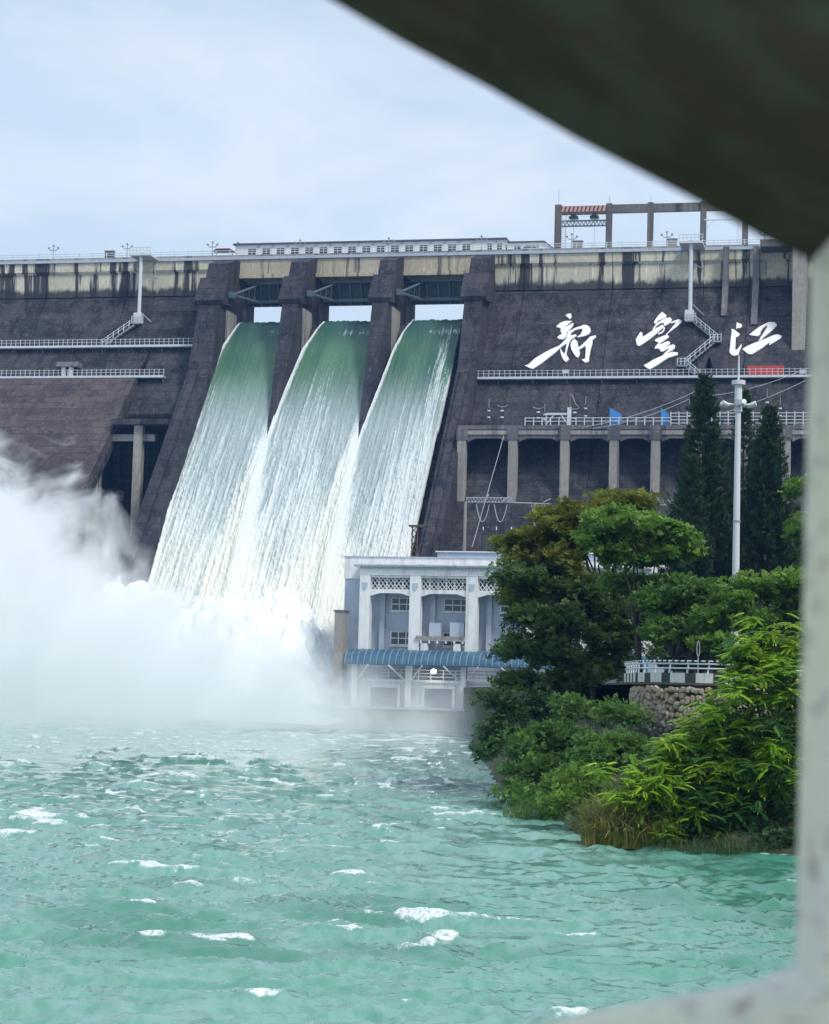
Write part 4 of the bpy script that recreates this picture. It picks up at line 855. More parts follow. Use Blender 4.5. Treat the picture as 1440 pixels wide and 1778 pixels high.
def chute(k, el, er, zend, face):
    """el, er: pixel outlines of the left and right edges of the sheet"""
    NV, NU = 450, 170
    def edge(pp):
        q = [uwz(x, y, lambda z: WCH(z)) for x, y in pp]; q = sorted(q, key=lambda t: -t[2]); return np.array([t[2] for t in q]), np.array([t[0] for t in q])
    zl, ul = edge(el); zr, ur = edge(er)
    s = np.linspace(0, 1, NV) ** 1.12; z = 77.7 + (zend - 77.7) * s
    UL = np.interp(-z, -zl, ul); UR = np.interp(-z, -zr, ur); SL, SR = UL.copy(), UR.copy()   # SL, SR: the seams with the neighbouring sheets
    if k < 2: UR = np.where(z > 51, np.maximum(UR, face + (TIP[k] - face) * np.clip((72 - z) / 21, 0, 1)), UR) + .1 * sstep(51, 48, z)
    else: UR = np.where(z > 53, np.maximum(UR, face - .05), UR)
    UL = UL - (.1 if k else 0) * sstep(51, 48, z)
    w = np.array([WCH(a) for a in z]); t = np.linspace(0, 1, NU)
    # a lip reaching upstream
    Zg = np.repeat(z[:, None], NU, 1); Wg = np.repeat(w[:, None], NU, 1); Ug = UL[:, None] + (UR - UL)[:, None] * t[None, :]
    T = np.repeat(t[None, :], NV, 0); drop = 78.15 - Zg
    L = np.cumsum(np.r_[0, np.hypot(np.diff(z), np.diff(w))])[:, None] + 0 * T
    ru = Ug + .35 * (fbm(Ug / 3, L / 9, 2, 5 + k) - .5)
    st = fbm(ru * 1.6, L / 16, 4, 10 + k, .62); st2 = fbm(ru * 4.2, L / 7, 3, 30 + k, .6); st3 = fbm(ru * 8.5, L / 10, 2, 45 + k, .6); grain = fbm(ru * 2.6, L / .9, 3, 60 + k, .65); sp = fbm(ru * 7, L / .45, 2, 80 + k, .6)
    start = 8.0 + {0: 13 - 9 * sstep(.3, .0, T) + 8 * sstep(.3, .8, T), 1: 16 - 9 * sstep(.15, .45, T) * sstep(.75, .5, T) + 5 * sstep(.6, 1, T), 2: 13 - 11 * sstep(.5, .8, T) + 9 * sstep(.5, .1, T)}[k]
    v0 = (drop - start + 20 * (fbm(Ug / 1.8, L / 22, 4, 3 + k, .6) - .5)) / 22
    wh = np.clip(.04 + .56 * sstep(-.5, 1.1, v0) + .36 * sstep(.5, 2.6, v0), 0, 1)
    wh = wh + (st - .5) * .55 * sstep(-1.0, .5, v0) + (st2 - .5) * .75 * sstep(-1.0, .6, v0) + (st3 - .5) * .7 * sstep(-1.2, .4, v0) + (grain - .5) * .32 * sstep(-.2, 1.2, v0)
    wh = wh + .9 * sstep(.075, .02, T + .03 * (st2 - .5)) * sstep(0, 2, drop + 1.0) + .55 * sstep(.975, .998, T) * sstep(5, 14, drop)
    wh = wh + .4 * np.exp(-((drop - (3.6 if k else 3.2)) / .8) ** 2) * sstep(.35, .55, T + .2 * (k == 0) * -1) * (.2 + .9 * st2)
    wh = wh + .75 * sstep(19, 28, drop) * np.exp(-((T - (1.0 if k < 2 else 9)) / (.05 + .007 * (drop - 18).clip(0))) ** 2) + .55 * sstep(24, 34, drop) * np.exp(-((T - (0 if k else -9)) / (.04 + .006 * (drop - 24).clip(0))) ** 2)
    warm = np.clip(1.1 * sstep(20, 45, drop) * np.exp(-((T - (1.0 if k < 2 else 9)) / .22) ** 2) + .9 * sstep(38, 56, drop) + .5 * (grain - .5), 0, 1)
    tone = np.clip(sstep(1.5, 8, drop) * (.45 + 1.1 * (fbm(Ug / 2.5, L / 12, 3, 7 + k) - .45)), 0, 1)
    amp = .08 + .55 * sstep(4, 40, drop)
    bump = amp * ((st - .5) * 1.3 + (st2 - .5) * .9 + (grain - .5) * .75 + (sp - .5) * .35 * sstep(10, 40, drop))
    dS = np.full_like(Ug, 99.0)
    if k < 2: dS = np.minimum(dS, np.abs(Ug - SR[:, None]))
    if k: dS = np.minimum(dS, np.abs(Ug - SL[:, None]))
    roost = 1.3 * sstep(26, 38, drop) * np.exp(-(dS / (1.0 + .02 * drop)) ** 2) * sstep(75, 50, drop)
    wh = wh + .5 * sstep(24, 32, drop) * np.exp(-(dS / (.5 + .05 * (drop - 24).clip(0))) ** 2)
    bes = np.clip(sstep(50, 54, Zg) + (T < .5) * (k == 0) + (T > .5) * (k == 2), 0, 1); thick = .55 * (1 - bes * (1 - sstep(0.0, .02, T) * sstep(1.0, .99, T)))
    bump = bump * (1 - sstep(24, 30, drop) * np.exp(-(dS / .7) ** 2))
    n = thick + bump + roost + .4 * sstep(.06, .02, T) * sstep(2, 8, drop) * (1 - (k > 0) * sstep(22, 28, drop))
    Wg = Wg + n * .78; Zg = Zg + n * .62 * sstep(0, 3, drop) + (fbm(Ug * 2, L * 0, 2, 2) - .5) * .5 * sstep(1.5, 0, drop)
    v = np.stack([Ug, -Wg, Zg], -1)
    up = v[0].copy(); up[:, 1] += 9; up[:, 2] -= .3; v = np.concatenate([up[None], v], 0)
    ex = lambda a: np.concatenate([a[:1], a], 0)
    idx = np.arange((NV + 1) * NU).reshape(NV + 1, NU); f = np.stack([idx[:-1, :-1], idx[1:, :-1], idx[1:, 1:], idx[:-1, 1:]], -1).reshape(-1, 4)
    o = np_mesh('spillway_water', v.reshape(-1, 3), f, MT['chute'], loc=W3(0, 0, 0), rot=-AL, smooth=True, attrs={'white': ex(wh), 'fine': ex(.5 + (sp - .5) * 1.2 + (st2 - .5) * .4), 'grey': ex(sstep(10, 26, drop)), 'warm': ex(warm), 'tone': ex(tone)})
    o['kind'] = 'structure'; o['label'] = ['sheet of green and white water down the spillway bay farthest from the lettering', 'sheet of water down the middle spillway bay', 'sheet of water down the spillway bay beside the lettering'][k]
chute(0, [(421, 557), (405, 575), (382, 612), (360, 668), (338, 730), (318, 790), (300, 850), (283, 920), (260, 1005), (235, 1095)], [(493, 557), (489, 580), (484, 620), (476, 690), (461, 765), (440, 850), (418, 960), (400, 1070)], 15.0, PIER[0][0])
chute(1, [(566, 557), (545, 580), (524, 612), (503, 660), (480, 716), (461, 764), (440, 850), (418, 960), (400, 1070)], [(650, 557), (648, 590), (640, 650), (630, 705), (621, 766), (600, 860), (580, 960), (560, 1080)], 12.0, PIER[1][0])
chute(2, [(716, 557), (698, 580), (682, 612), (660, 668), (640, 718), (621, 766), (600, 860), (580, 960), (560, 1080)], [(803, 557), (799, 575), (789, 620), (772, 700), (745, 820), (715, 962), (694, 1070)], 12.0, 9.6)
# boiling white water where the chutes land
def foam_mat():
    b = NB('white_foam'); n = b.noise(.35, (1, 1, 1), 6, .65); g = b.noise(2.5, (1, 1, 1), 4, .6)
    col = b.mix(b.ramp(n, .4, .68), (0.93, 0.94, 0.93), (0.78, 0.85, 0.83)); b.bsdf(col, .9, b.bump(g, .35, .4)); return b.m
MT['foam'] = foam_mat()
def splash():
    NU, NW = 340, 200; u = np.linspace(-62, 9, NU); w = np.linspace(38, 92, NW); Ug, Wg = np.meshgrid(u, w, indexing='ij')
    top = np.interp(u, [-62, -50, -38, -28, -16, -6, 0, 6, 9], [13, 19, 23, 25, 25, 23, 17, 5, .2])[:, None]
    e = sstep(38, 52, Wg) * sstep(94, 62, Wg)
    n = fbm(Ug / 9, Wg / 9, 5, 201, .6); n2 = np.abs(fbm(Ug / 4, Wg / 4, 4, 211, .6) - .5) * 2
    n3 = np.abs(fbm(Ug / 1.7, Wg / 1.7, 3, 231, .6) - .5) * 2; h = top * e * (.62 + .75 * (n - .35)) + e * (3.4 * (.4 - n2) + .6 * (.4 - n3)) + .8
    du = (fbm(Ug / 4, Wg / 4, 4, 77, .6) - .5) * 3.6; v = np.stack([Ug + du, -Wg + du * .6, h], -1).reshape(-1, 3)
    idx = np.arange(NU * NW).reshape(NU, NW); f = np.stack([idx[:-1, :-1], idx[:-1, 1:], idx[1:, 1:], idx[1:, :-1]], -1).reshape(-1, 4)
    o = np_mesh('boiling_foam', v, f, MT['foam'], loc=W3(0, 0, 0), rot=-AL, smooth=True); o['kind'] = 'stuff'; o['label'] = 'boiling white foam where the spillway water lands'; o['category'] = 'foam'
splash()
# spray cloud
def mist():
    U0, U1, WA, WB, Z0, Z1 = -120.0, 46.0, 40.0, 215.0, 0.25, 58.0
    tops = sorted(MIST_TOP); poly = [(U0, Z0), (U1, Z0)] + [(u_, min(h_ * 1.35 + 3, Z1)) for u_, h_ in reversed(tops)]
    mb = MB(); n_ = len(poly)
    mb.v = [mb.p((u_, WA, z_)) for u_, z_ in poly] + [mb.p((u_, WB, (z_ - Z0) * .45 + Z0)) for u_, z_ in poly]
    for tr in tessellate_polygon([[Vector((u_, z_, 0)) for u_, z_ in poly]]): mb.f += [tuple(tr), tuple(n_ + i for i in reversed(tr))]
    mb.f += [(i, (i + 1) % n_, n_ + (i + 1) % n_, n_ + i) for i in range(n_)]
    o = mb.build('spray_mist', MT['foam']); me = o.data; me.materials.clear()
    loc0 = o.location.copy(); dl = Matrix.Rotation(AL, 3, 'Z') @ (loc0 - W3(0, 0, 0)); me.transform(Matrix.Translation(dl)); o.location = W3(0, 0, 0)
    b = NB('spray_mist'); tcn = b.n('TexCoord').outputs['Object']; sx = b.n('SeparateXYZ', {'Vector': tcn}); u, y, z = sx.outputs[0], sx.outputs[1], sx.outputs[2]
    w = b.math('MULTIPLY', y, -1.0)
    rp = b.n('ValToRGB', {'Fac': b.n('MapRange', {'Value': u, 'From Min': U0, 'From Max': U1}).outputs[0]}); rp.color_ramp.interpolation = 'B_SPLINE'
    E_ = rp.color_ramp.elements; stops = MIST_TOP
    for i, (uu, hh) in enumerate(stops):
        p = (uu - U0) / (U1 - U0); c = (hh / 58.0,) * 3 + (1,)
        if i < 2: E_[i].position = p; E_[i].color = c
        else: x = E_.new(p); x.color = c
    top = b.math('MULTIPLY', rp.outputs[0], 58.0)
    env = b.math('MULTIPLY', b.ramp(w, 40, 62, .55, 1.0), b.ramp(w, 95, 190, 1.0, 0.22))
    n = b.noise(.06, (1, 1, 1.2), 4, .66, vec=tcn, dist=.8)
    d1 = b.math('DIVIDE', b.math('SUBTRACT', b.math('MULTIPLY', b.math('MULTIPLY', top, env), b.math('ADD', b.math('MULTIPLY', b.math('SUBTRACT', n, .5), 2.2), 1.0)), z), 7.0)
    den = b.math('MULTIPLY', b.n('Clamp', {'Value': d1}).outputs[0], b.math('MULTIPLY', b.math('MULTIPLY', b.math('MULTIPLY', b.ramp(w, 85, 160, .16, .028), b.ramp(w, 180, 214, 1.0, .05)), b.ramp(b.noise(.12, (1, 1, 1), 3, .6, vec=tcn), .38, .62, .10, 1.4)), b.ramp(u, -5, 22, 1.0, .28)))
    pv = b.n('VolumePrincipled', {'Color': (0.985, 0.992, 0.996), 'Density': den, 'Anisotropy': .1})
    b.t.links.new(pv.outputs[0], b.out.inputs['Volume']); me.materials.append(b.m)
    o['kind'] = 'stuff'; o['label'] = 'drifting white spray cloud at the foot of the spillway'; o['category'] = 'spray'
MIST_TOP = [(-120, 46), (46, 5), (-60, 44), (-47, 42), (-38, 31), (-30, 23), (-18, 19), (-8, 17.5), (0, 14.5), (6, 11), (16, 9)]
mist()
# ================================================================== BANK, ROAD, WALL
PX = lambda x, d: atd(x, 1200, d).x
ROADZ = 7.0; RC = 5.7; AC = Vector((atd(1285, 1182, 112).x, 112 + 0.0, 0))    # centre of the wall's bend
AC.y = 106 + RC
def wall_path(n=60):
    pts = []
    for i in range(30): pts.append(Vector((AC.x - RC, AC.y + 90 * (1 - i / 30) ** 1.0, 0)))
    for i in range(n + 1): a = math.pi + (math.pi / 2) * i / n; pts.append(Vector((AC.x + RC * math.cos(a), AC.y + RC * math.sin(a), 0)))
    for i in range(1, 13): pts.append(Vector((AC.x + i * 2.0, AC.y - RC, 0)))
    return pts
WP = wall_path()
# plateau behind the wall
top = [(p.x, p.y) for p in WP] + [(WP[-1].x + 120, WP[-1].y), (WP[-1].x + 120, 322), (WP[0].x - 4, 322)]
o = MB(False).prism(top, -3, ROADZ - .02, axis=2).build('plateau_ground', MT['soil']); o['kind'] = 'structure'
ins = []
for i, p in enumerate(WP):
    a = WP[max(0, i - 1)]; b = WP[min(len(WP) - 1, i + 1)]; t = (b - a).normalized(); nrm = Vector((-t.y, t.x, 0)); ins.append((p + nrm * .8, p + nrm * 7.5))
v = [tuple(q) for pr in ins for q in ((pr[0].x, pr[0].y, ROADZ - .012), (pr[1].x, pr[1].y, ROADZ - .012))]
v = [tuple(q) for q in v]; f = [(2 * i, 2 * i + 2, 2 * i + 3, 2 * i + 1) for i in range(len(ins) - 1)]
me = bpy.data.meshes.new('road'); me.from_pydata(v, [], f); me.materials.append(MT['asphalt']); o = bpy.data.objects.new('road', me); COL.objects.link(o); o['kind'] = 'structure'
# sloping bank: shoreline lofted up to the foot of the wall
shore = [(800, 1295), (826, 1322), (858, 1372), (900, 1402), (950, 1424), (1000, 1452), (1030, 1468), (1100, 1476), (1180, 1483), (1270, 1490), (1370, 1494), (1480, 1500), (1700, 1510)]
S = [ong(x, y) for x, y in shore]
inl = [Vector((15, 255, 4)), Vector((14.5, 190, 4)), Vector((13.5, 150, 4)), Vector((12.8, 132, 4)), Vector((12.2, 122, 4)), Vector((12.0, 114, 4)), Vector((12.6, 109.0, 4)), Vector((14, 106.5, 4)), Vector((16, 105.6, 4)), Vector((18.5, 105.6, 4)), Vector((22, 105.6, 4)), Vector((28, 105.6, 4)), Vector((40, 105.6, 4))]
NA, NB_ = 120, 26; vv = []
for i in range(NA):
    s = i / (NA - 1) * (len(S) - 1); k = min(int(s), len(S) - 2); t = s - k
    a = S[k].lerp(S[k + 1], t); b = inl[k].lerp(inl[k + 1], t)
    for j in range(NB_):
        q = j / (NB_ - 1); p = a.lerp(b, q); z = -1.2 + 5.6 * (q ** .6)
        if q < .05: p = a + (b - a) * (q - .05)
        vv.append((p.x + .5 * (vnoise(np.array(p.x * .9), np.array(p.y * .9), 3) - .5), p.y, z + .7 * (float(fbm(np.array(p.x * .5), np.array(p.y * .5), 3, 8)) - .5)))
ff = [(i * NB_ + j, (i + 1) * NB_ + j, (i + 1) * NB_ + j + 1, i * NB_ + j + 1) for i in range(NA - 1) for j in range(NB_ - 1)]
o = np_mesh('river_bank', np.array([[float(c) for c in r] for r in vv]), np.array(ff), MT['soil'], smooth=True); o['kind'] = 'structure'
# stone retaining wall
rw = thing('stone_retaining_wall', 'curved retaining wall of tan rubble stones under the roadside fence', 'wall', loc=Vector((AC.x - 2, AC.y - RC, 4.4)))
def ring_band(z0, z1, o0, o1, i0=0, i1=None):
    P = WP[i0:i1]; v = []; f = []
    for i, p in enumerate(P):
        a = P[max(0, i - 1)]; b = P[min(len(P) - 1, i + 1)]; t = (b - a).normalized(); nr = Vector((t.y, -t.x, 0))
        for oo, zz in ((o0, z0), (o1, z0), (o1, z1), (o0, z1)): q = p + nr * oo; v.append(Vector((q.x, q.y, zz)))
    for i in range(len(P) - 1):
        for j in range(4): f.append((4 * i + j, 4 * i + 4 + j, 4 * i + 4 + (j + 1) % 4, 4 * i + (j + 1) % 4))
    f.append((0, 1, 2, 3)); n = 4 * (len(P) - 1); f.append((n + 3, n + 2, n + 1, n)); mb = MB(False); mb.v = v; mb.f = f; return mb
ring_band(4.6, ROADZ - .1, -.5, 0.0).build('mortar_core', MT['mortar'], rw)
ring_band(ROADZ - .1, ROADZ + .02, -.6, .12).build('coping', MT['oldwall'], rw)
ring_band(2.2, 4.98, -.5, .75, 20).build('lower_wall', MT['oldwall'], rw)
def stone_mesh(k):
    bm = bmesh.new(); r = random.Random(k); n_ = r.choice((5, 5, 6)); a0 = r.uniform(0, 6)
    for yy, sc in ((.4, 1.0), (-.18, 1.0), (-.42, .74)):
        for i in range(n_):
            a = a0 + 6.283 * i / n_ + r.uniform(-.25, .25); q = r.uniform(.46, .60) * sc; bm.verts.new((math.cos(a) * q, yy + r.uniform(-.06, .06), math.sin(a) * q))
    bmesh.ops.convex_hull(bm, input=bm.verts)
    me = bpy.data.meshes.new('stone'); bm.to_mesh(me); bm.free(); me.materials.append(MT['stone']); return me
SM = [stone_mesh(k) for k in range(12)]
arc0 = 30; P = WP[arc0 - 2:]; cum = [0.0]
for a, b in zip(P[:-1], P[1:]): cum.append(cum[-1] + (b - a).length)
def at_s(s):
    for i in range(len(P) - 1):
        if cum[i + 1] >= s or i == len(P) - 2:
            t = (s - cum[i]) / (cum[i + 1] - cum[i]); d = (P[i + 1] - P[i]).normalized(); return P[i].lerp(P[i + 1], t), d
rs = random.Random(4); cnt = 0; inv_rw = (Matrix.Translation(rw.location)).inverted()
def put_stone(s, z, sz, out, m=None):
    p, d = at_s(s); nr = Vector((d.y, -d.x, 0)); o = bpy.data.objects.new('stone', m or rs.choice(SM)); COL.objects.link(o); o.parent = rw
    o.location = Vector((p.x, p.y, z)) + nr * out - rw.location; o.rotation_euler = (rs.uniform(-.15, .15), rs.uniform(-1.2, 1.2), math.atan2(d.y, d.x) + rs.uniform(-.15, .15)); o.scale = (sz[0], .5, sz[1])
zz = 4.98 + .16; row = 0
while zz < ROADZ - .2:
    s = 5.4 + (row % 2) * .17
    while s < 15.6 and cnt < 298:
        wdt = rs.uniform(.20, .42); put_stone(s + wdt / 2, zz + rs.uniform(-.11, .11), (wdt * 1.12, rs.uniform(.30, .48)), rs.uniform(-.06, .05)); s += wdt; cnt += 1
    zz += .29; row += 1
# darker lower stones on the older wall: real geometry in one part
mbm = bmesh.new(); mo = []
for k in range(420):
    s = rs.uniform(3.5, 16); z = rs.uniform(2.6, 4.9); p, d = at_s(s); nr = Vector((d.y, -d.x, 0)); q = Vector((p.x, p.y, z)) + nr * .75
    mt = Matrix.Translation(q) @ Matrix.Rotation(math.atan2(d.y, d.x), 4, 'Z') @ Matrix.Rotation(rs.uniform(-.6, .6), 4, 'Y') @ Matrix.Diagonal((rs.uniform(.2, .42), .3, rs.uniform(.2, .36), 1))
    bmesh.ops.create_icosphere(mbm, subdivisions=1, radius=.5, matrix=mt)
me = bpy.data.meshes.new('old_stonework'); mbm.to_mesh(me); mbm.free(); me.materials.append(plain('lichen_grey_stone', (0.19, 0.18, 0.165), .95, var=.9, scale=2.2)); o = bpy.data.objects.new('old_stonework', me); COL.objects.link(o); o.parent = rw; o.location = -rw.location; o['kind'] = 'stuff'
# kerb blocks and fence
kb = thing('striped_kerb', 'black and white painted kerb on top of the stone wall', 'kerb', loc=Vector((AC.x, AC.y - RC, ROADZ)))
def along(s0, s1, o0, o1, z0, z1, name, m, par):
    p, d = at_s(s0); q, e = at_s(s1); n0 = Vector((d.y, -d.x, 0)); n1 = Vector((e.y, -e.x, 0)); mb = MB(False); A = [p + n0 * o0, q + n1 * o0, q + n1 * o1, p + n0 * o1]
    mb.poly8([Vector((t.x, t.y, z0)) for t in A] + [Vector((t.x, t.y, z1)) for t in A]); return mb.build(name, MT[m], par)
s = .1; i = 0
while s < 30:
    L = .95 if i % 2 else .62
    for h in range(2): along(s + L * h / 2 + .005 * h, s + L * (h + 1) / 2 - .01, -.3, .02, ROADZ + .022, ROADZ + .52, 'kerb_block', 'kerbw' if i % 2 else 'kerbb', kb)
    s += L; i += 1
fe = thing('roadside_fence', 'white metal roadside fence with leaning posts on the striped kerb', 'fence', loc=Vector((AC.x, AC.y - RC, ROADZ)))
s = .3; prev = None
while s < 30:
    p, d = at_s(s); nr = Vector((d.y, -d.x, 0)); b0 = Vector((p.x, p.y, ROADZ + .5)) - nr * .16; t0 = Vector((p.x, p.y, ROADZ + 1.14)) - nr * .02 + d * .1
    MB(False).path([b0, b0.lerp(t0, .6) - nr * .1, t0], .05, 6).build('post', MT['white'], fe)
    if prev:
        for k in (.42, .78): MB(False).tube(prev[0].lerp(prev[1], k), b0.lerp(t0, k), .048, 6).build('rail', MT['white'], fe)
        a, b = prev[1], t0
        for k in range(3): MB(False).tube(a.lerp(b, k / 3), a.lerp(b, k / 3 + .19), .045, 6).build('top_rail', MT['white'], fe); MB(False).tube(a.lerp(b, k / 3 + .19), a.lerp(b, k / 3 + .333), .043, 6).build('top_rail', MT['kerbb'], fe)
    prev = (b0, t0); s += 1.2
# oval sign on a post
p = atd(1212, 1183, 112); t = thing('oval_road_marker', 'narrow pale oval marker on a thin post behind the fence', 'sign', loc=Vector((p.x, 112, ROADZ)))
zt = atd(1212, 1112, 112).z; mb = MB(False)
for i in range(16):
    a, b = 2 * math.pi * i / 16, 2 * math.pi * (i + 1) / 16; c = Vector((p.x, 112, zt - .45)); mb.tube(c + Vector((.075 * math.cos(a), 0, .42 * math.sin(a))), c + Vector((.075 * math.cos(b), 0, .42 * math.sin(b))), .022, 5)
mb.build('oval_ring', MT['cable'], t); MB(False).tube((p.x, 112, ROADZ), (p.x, 112, zt - .9), .035, 6).build('post', MT['grey'], t)
# high mast lamp
pm = atd(1278, 1000, 150); t = thing('high_mast_light', 'tall white high mast light with a ring head before the dark pines', 'lamp post', loc=Vector((pm.x, 150, ROADZ))); x, y = pm.x, 150; zh = atd(1283, 694, 150).z
MB(False).tube((x, y, ROADZ), (x, y, zh), .30, 12, .20).build('mast', MT['white'], t); MB(False).tube((x, y, zh - .9), (x, y, zh + 1.1), .3, 12, .26).build('head_housing', MT['white'], t)
MB(False).tube((x, y, zh + 1.1), (x, y, zh + 1.4), .5, 16).build('cap_plate', MT['white'], t); MB(False).tube((x, y, zh + 1.4), (x, y, zh + 3.3), .09, 6, .05).build('finial', MT['white'], t)
MB(False).box(x - .35, x + .35, y - .55, y - .42, zh - .5, zh - .05).build('control_box', MT['grey'], t)
for a in (-.35, .35, math.pi - .35, math.pi + .35, -1.4, 1.5): e = Vector((math.cos(a), math.sin(a), 0)); c = Vector((x, y, zh - .45)); MB(False).tube(c, c + e * .8 + Vector((0, 0, .06)), .1, 6, .12).build('arm', MT['white'], t); MB(False).tube(c + e * .78, c + e * 1.3 + Vector((0, 0, .16)), .13, 8, .2).build('floodlight_head', MT['wall'], t)
mz = atd(1276, 905, 150).z; MB(False).tube((x, y, mz - .06), (x, y, mz + .06), .29, 12).build('mast_joint', MT['grey'], t)
# ================================================================== VEGETATION
def leaf_template(kind):
    if kind == 'clump':           # a small spray of five leaves
        V = []; Fc = []
        for i in range(6):
            a = i * 2.4; L = .5 + .12 * (i % 3); el = .25 + .2 * (i % 2); d = np.array([math.cos(a) * math.cos(el), math.sin(a) * math.cos(el), math.sin(el) * .6]); sd_ = np.array([-math.sin(a), math.cos(a), 0]) * .17
            n = len(V); V += [d * .06, d * L * .5 + sd_, d * L, d * L * .5 - sd_ + np.array([0, 0, -.03])]; Fc.append((n, n + 1, n + 2, n + 3))
        return np.array(V), np.array(Fc)
    if kind == 'pinnate':         # drooping pinnate leaf, seven pairs
        V = []; Fc = []; n_ = 8
        pos = lambda t: np.array([t, 0, .10 * t - .42 * t * t]); 
        for i in range(n_):
            t = .16 + .80 * i / n_; c = pos(t)
            for s in (-1, 1):
                L = .36 * (1 - .35 * abs(t - .5)); d = np.array([.62, s * .72, -.30]); d = d / np.linalg.norm(d); q = np.array([.5, -.35 * s, 0.15]) * .11
                n = len(V); V += [c, c + d * L * .45 + q, c + d * L + np.array([0, 0, -.04]), c + d * L * .5 - q]; Fc.append((n, n + 1, n + 2, n + 3))
        c = pos(.98); n = len(V); V += [c, c + np.array([.12, .055, -.06]), c + np.array([.3, 0, -.2]), c + np.array([.12, -.055, -.06])]; Fc.append((n, n + 1, n + 2, n + 3))
        n = len(V); V += [pos(0) + [0, .008, 0], pos(0) - [0, .008, 0], pos(.95) - [0, .006, 0], pos(.95) + [0, .006, 0]]; Fc.append((n, n + 1, n + 2, n + 3))
        return np.array(V), np.array(Fc)
    if kind == 'needle':          # short upturned needle tuft
        V = []; Fc = []
        for i in range(5):
            a = i * 2 * math.pi / 5; d = np.array([1.0, .42 * math.cos(a), .35 + .42 * math.sin(a)]); s_ = np.array([0, math.sin(a), -math.cos(a)]) * .10; n = len(V)
            V += [np.zeros(3), d * .5 + s_, d, d * .5 - s_]; Fc.append((n, n + 1, n + 2, n + 3))
        return np.array(V), np.array(Fc)
    V = []; Fc = []               # reed blade: bent strip
    for i in range(4): t = i / 3; V += [np.array([.62 * t ** 2.4, -.02 * (1 - .8 * t), t - .28 * t ** 3]), np.array([.62 * t ** 2.4, .02 * (1 - .8 * t), t - .28 * t ** 3])]
    Fc = [(0, 1, 3, 2), (2, 3, 5, 4), (4, 5, 7, 6)]; return np.array(V), np.array(Fc)
TPL = {k: leaf_template(k) for k in ('clump', 'pinnate', 'needle', 'reed')}
def frames(x, up):
    x = x / np.linalg.norm(x, axis=1, keepdims=True); y = np.cross(up, x); ny = np.linalg.norm(y, axis=1, keepdims=True); y = np.where(ny < 1e-4, np.array([[0, 1, 0]]), y / np.maximum(ny, 1e-6)); z = np.cross(x, y)
    return np.stack([x, y, z], 2)
def scatter(kind, P, X, S, tint, UP=None):
    V, Fc = TPL[kind]; n = len(P); UP = UP if UP is not None else np.tile([[0, 0, 1.0]], (n, 1)); M3 = frames(X, UP)
    W = np.einsum('nij,vj->nvi', M3, V) * S[:, None, None] + P[:, None, :]
    fc = (Fc[None] + (np.arange(n) * len(V))[:, None, None]).reshape(-1, 4)
    return W.reshape(-1, 3), fc, np.repeat(tint, len(V))
def tubes(paths, k=6):
    mb = MB(False)
    for pts in paths:
        for (a, ra), (b, rb) in zip(pts[:-1], pts[1:]): mb.tube(a, b, ra, k, rb)
    return mb
def rvec(n, g): v = g.normal(size=(n, 3)); return v / np.linalg.norm(v, axis=1, keepdims=True)
def tree(name, label, cat, base, blobs, mat, nclump=60, per=60, ls=.34, seed=1, bark='bark', tr=.28, kind='clump', clump_r=1.0, group=None, limbs=14, fork=.35, flat=.6, shell=.55):
    g = np.random.default_rng(seed); base = Vector(base); t = thing(name, label, cat, loc=base, group=group)
    vol = np.array([b[1][0] * b[1][1] * b[1][2] for b in blobs]) ** .67; vol = vol / vol.sum(); C = []
    for (c, r), q in zip(blobs, vol):
        m = max(3, int(round(nclump * q))); d = rvec(m, g); d[:, 2] = np.where(d[:, 2] < -.3, -d[:, 2] * .6, d[:, 2]); rad = g.uniform(shell, 1.0, (m, 1)) ; C.append(np.array(c)[None] + d * rad * np.array(r)[None])
    C = np.concatenate(C); cr_ = clump_r * g.uniform(.6, 1.25, len(C)); n = per * len(C)
    ci = np.repeat(np.arange(len(C)), per); d = rvec(n, g); rad = g.uniform(0, 1, (n, 1)) ** .5
    P = C[ci] + d * rad * cr_[ci][:, None] * np.array([1, 1, flat])
    X = d + g.normal(size=(n, 3)) * .5 + np.array([0, 0, .15]); ct = g.uniform(0, 1, len(C))
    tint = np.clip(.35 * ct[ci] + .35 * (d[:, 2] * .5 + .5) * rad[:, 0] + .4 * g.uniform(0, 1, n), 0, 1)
    UPv = np.array([0, 0, 1.0])[None] + .55 * d + .25 * g.normal(size=(n, 3))
    V, Fc, T = scatter(kind, P, X, ls * g.uniform(.45, 1.4, n), tint, UPv)
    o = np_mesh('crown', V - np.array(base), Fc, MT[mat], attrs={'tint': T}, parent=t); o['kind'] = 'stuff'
    cen = Vector(C.mean(0)); fk = base.lerp(cen, fork); fk.x = base.x + (cen.x - base.x) * .25; paths = []; mid = base.lerp(fk, .5) + Vector((g.normal() * .15, g.normal() * .15, 0))
    paths.append([(base - Vector((0, 0, .6)), tr * 1.25), (mid, tr), (fk, tr * .85)])
    for i in g.choice(len(C), min(limbs, len(C)), replace=False):
        e = Vector(C[i]); m1 = fk.lerp(e, .4) + Vector((g.normal() * .3, g.normal() * .3, .35)); m2 = fk.lerp(e, .75) + Vector((g.normal() * .25, g.normal() * .25, .25)); paths.append([(fk, tr * .34), (m1, tr * .22), (m2, tr * .13), (e, tr * .06)])
    tubes(paths).build('trunk', MT[bark], t, smooth=True)
    return t
def B(x, y, d, rx, rz, ry=None): p = atd(x, y, d); s = d / F_PX; return ((p.x, p.y, p.z), (rx * s, (ry if ry is not None else rx) * s, rz * s))
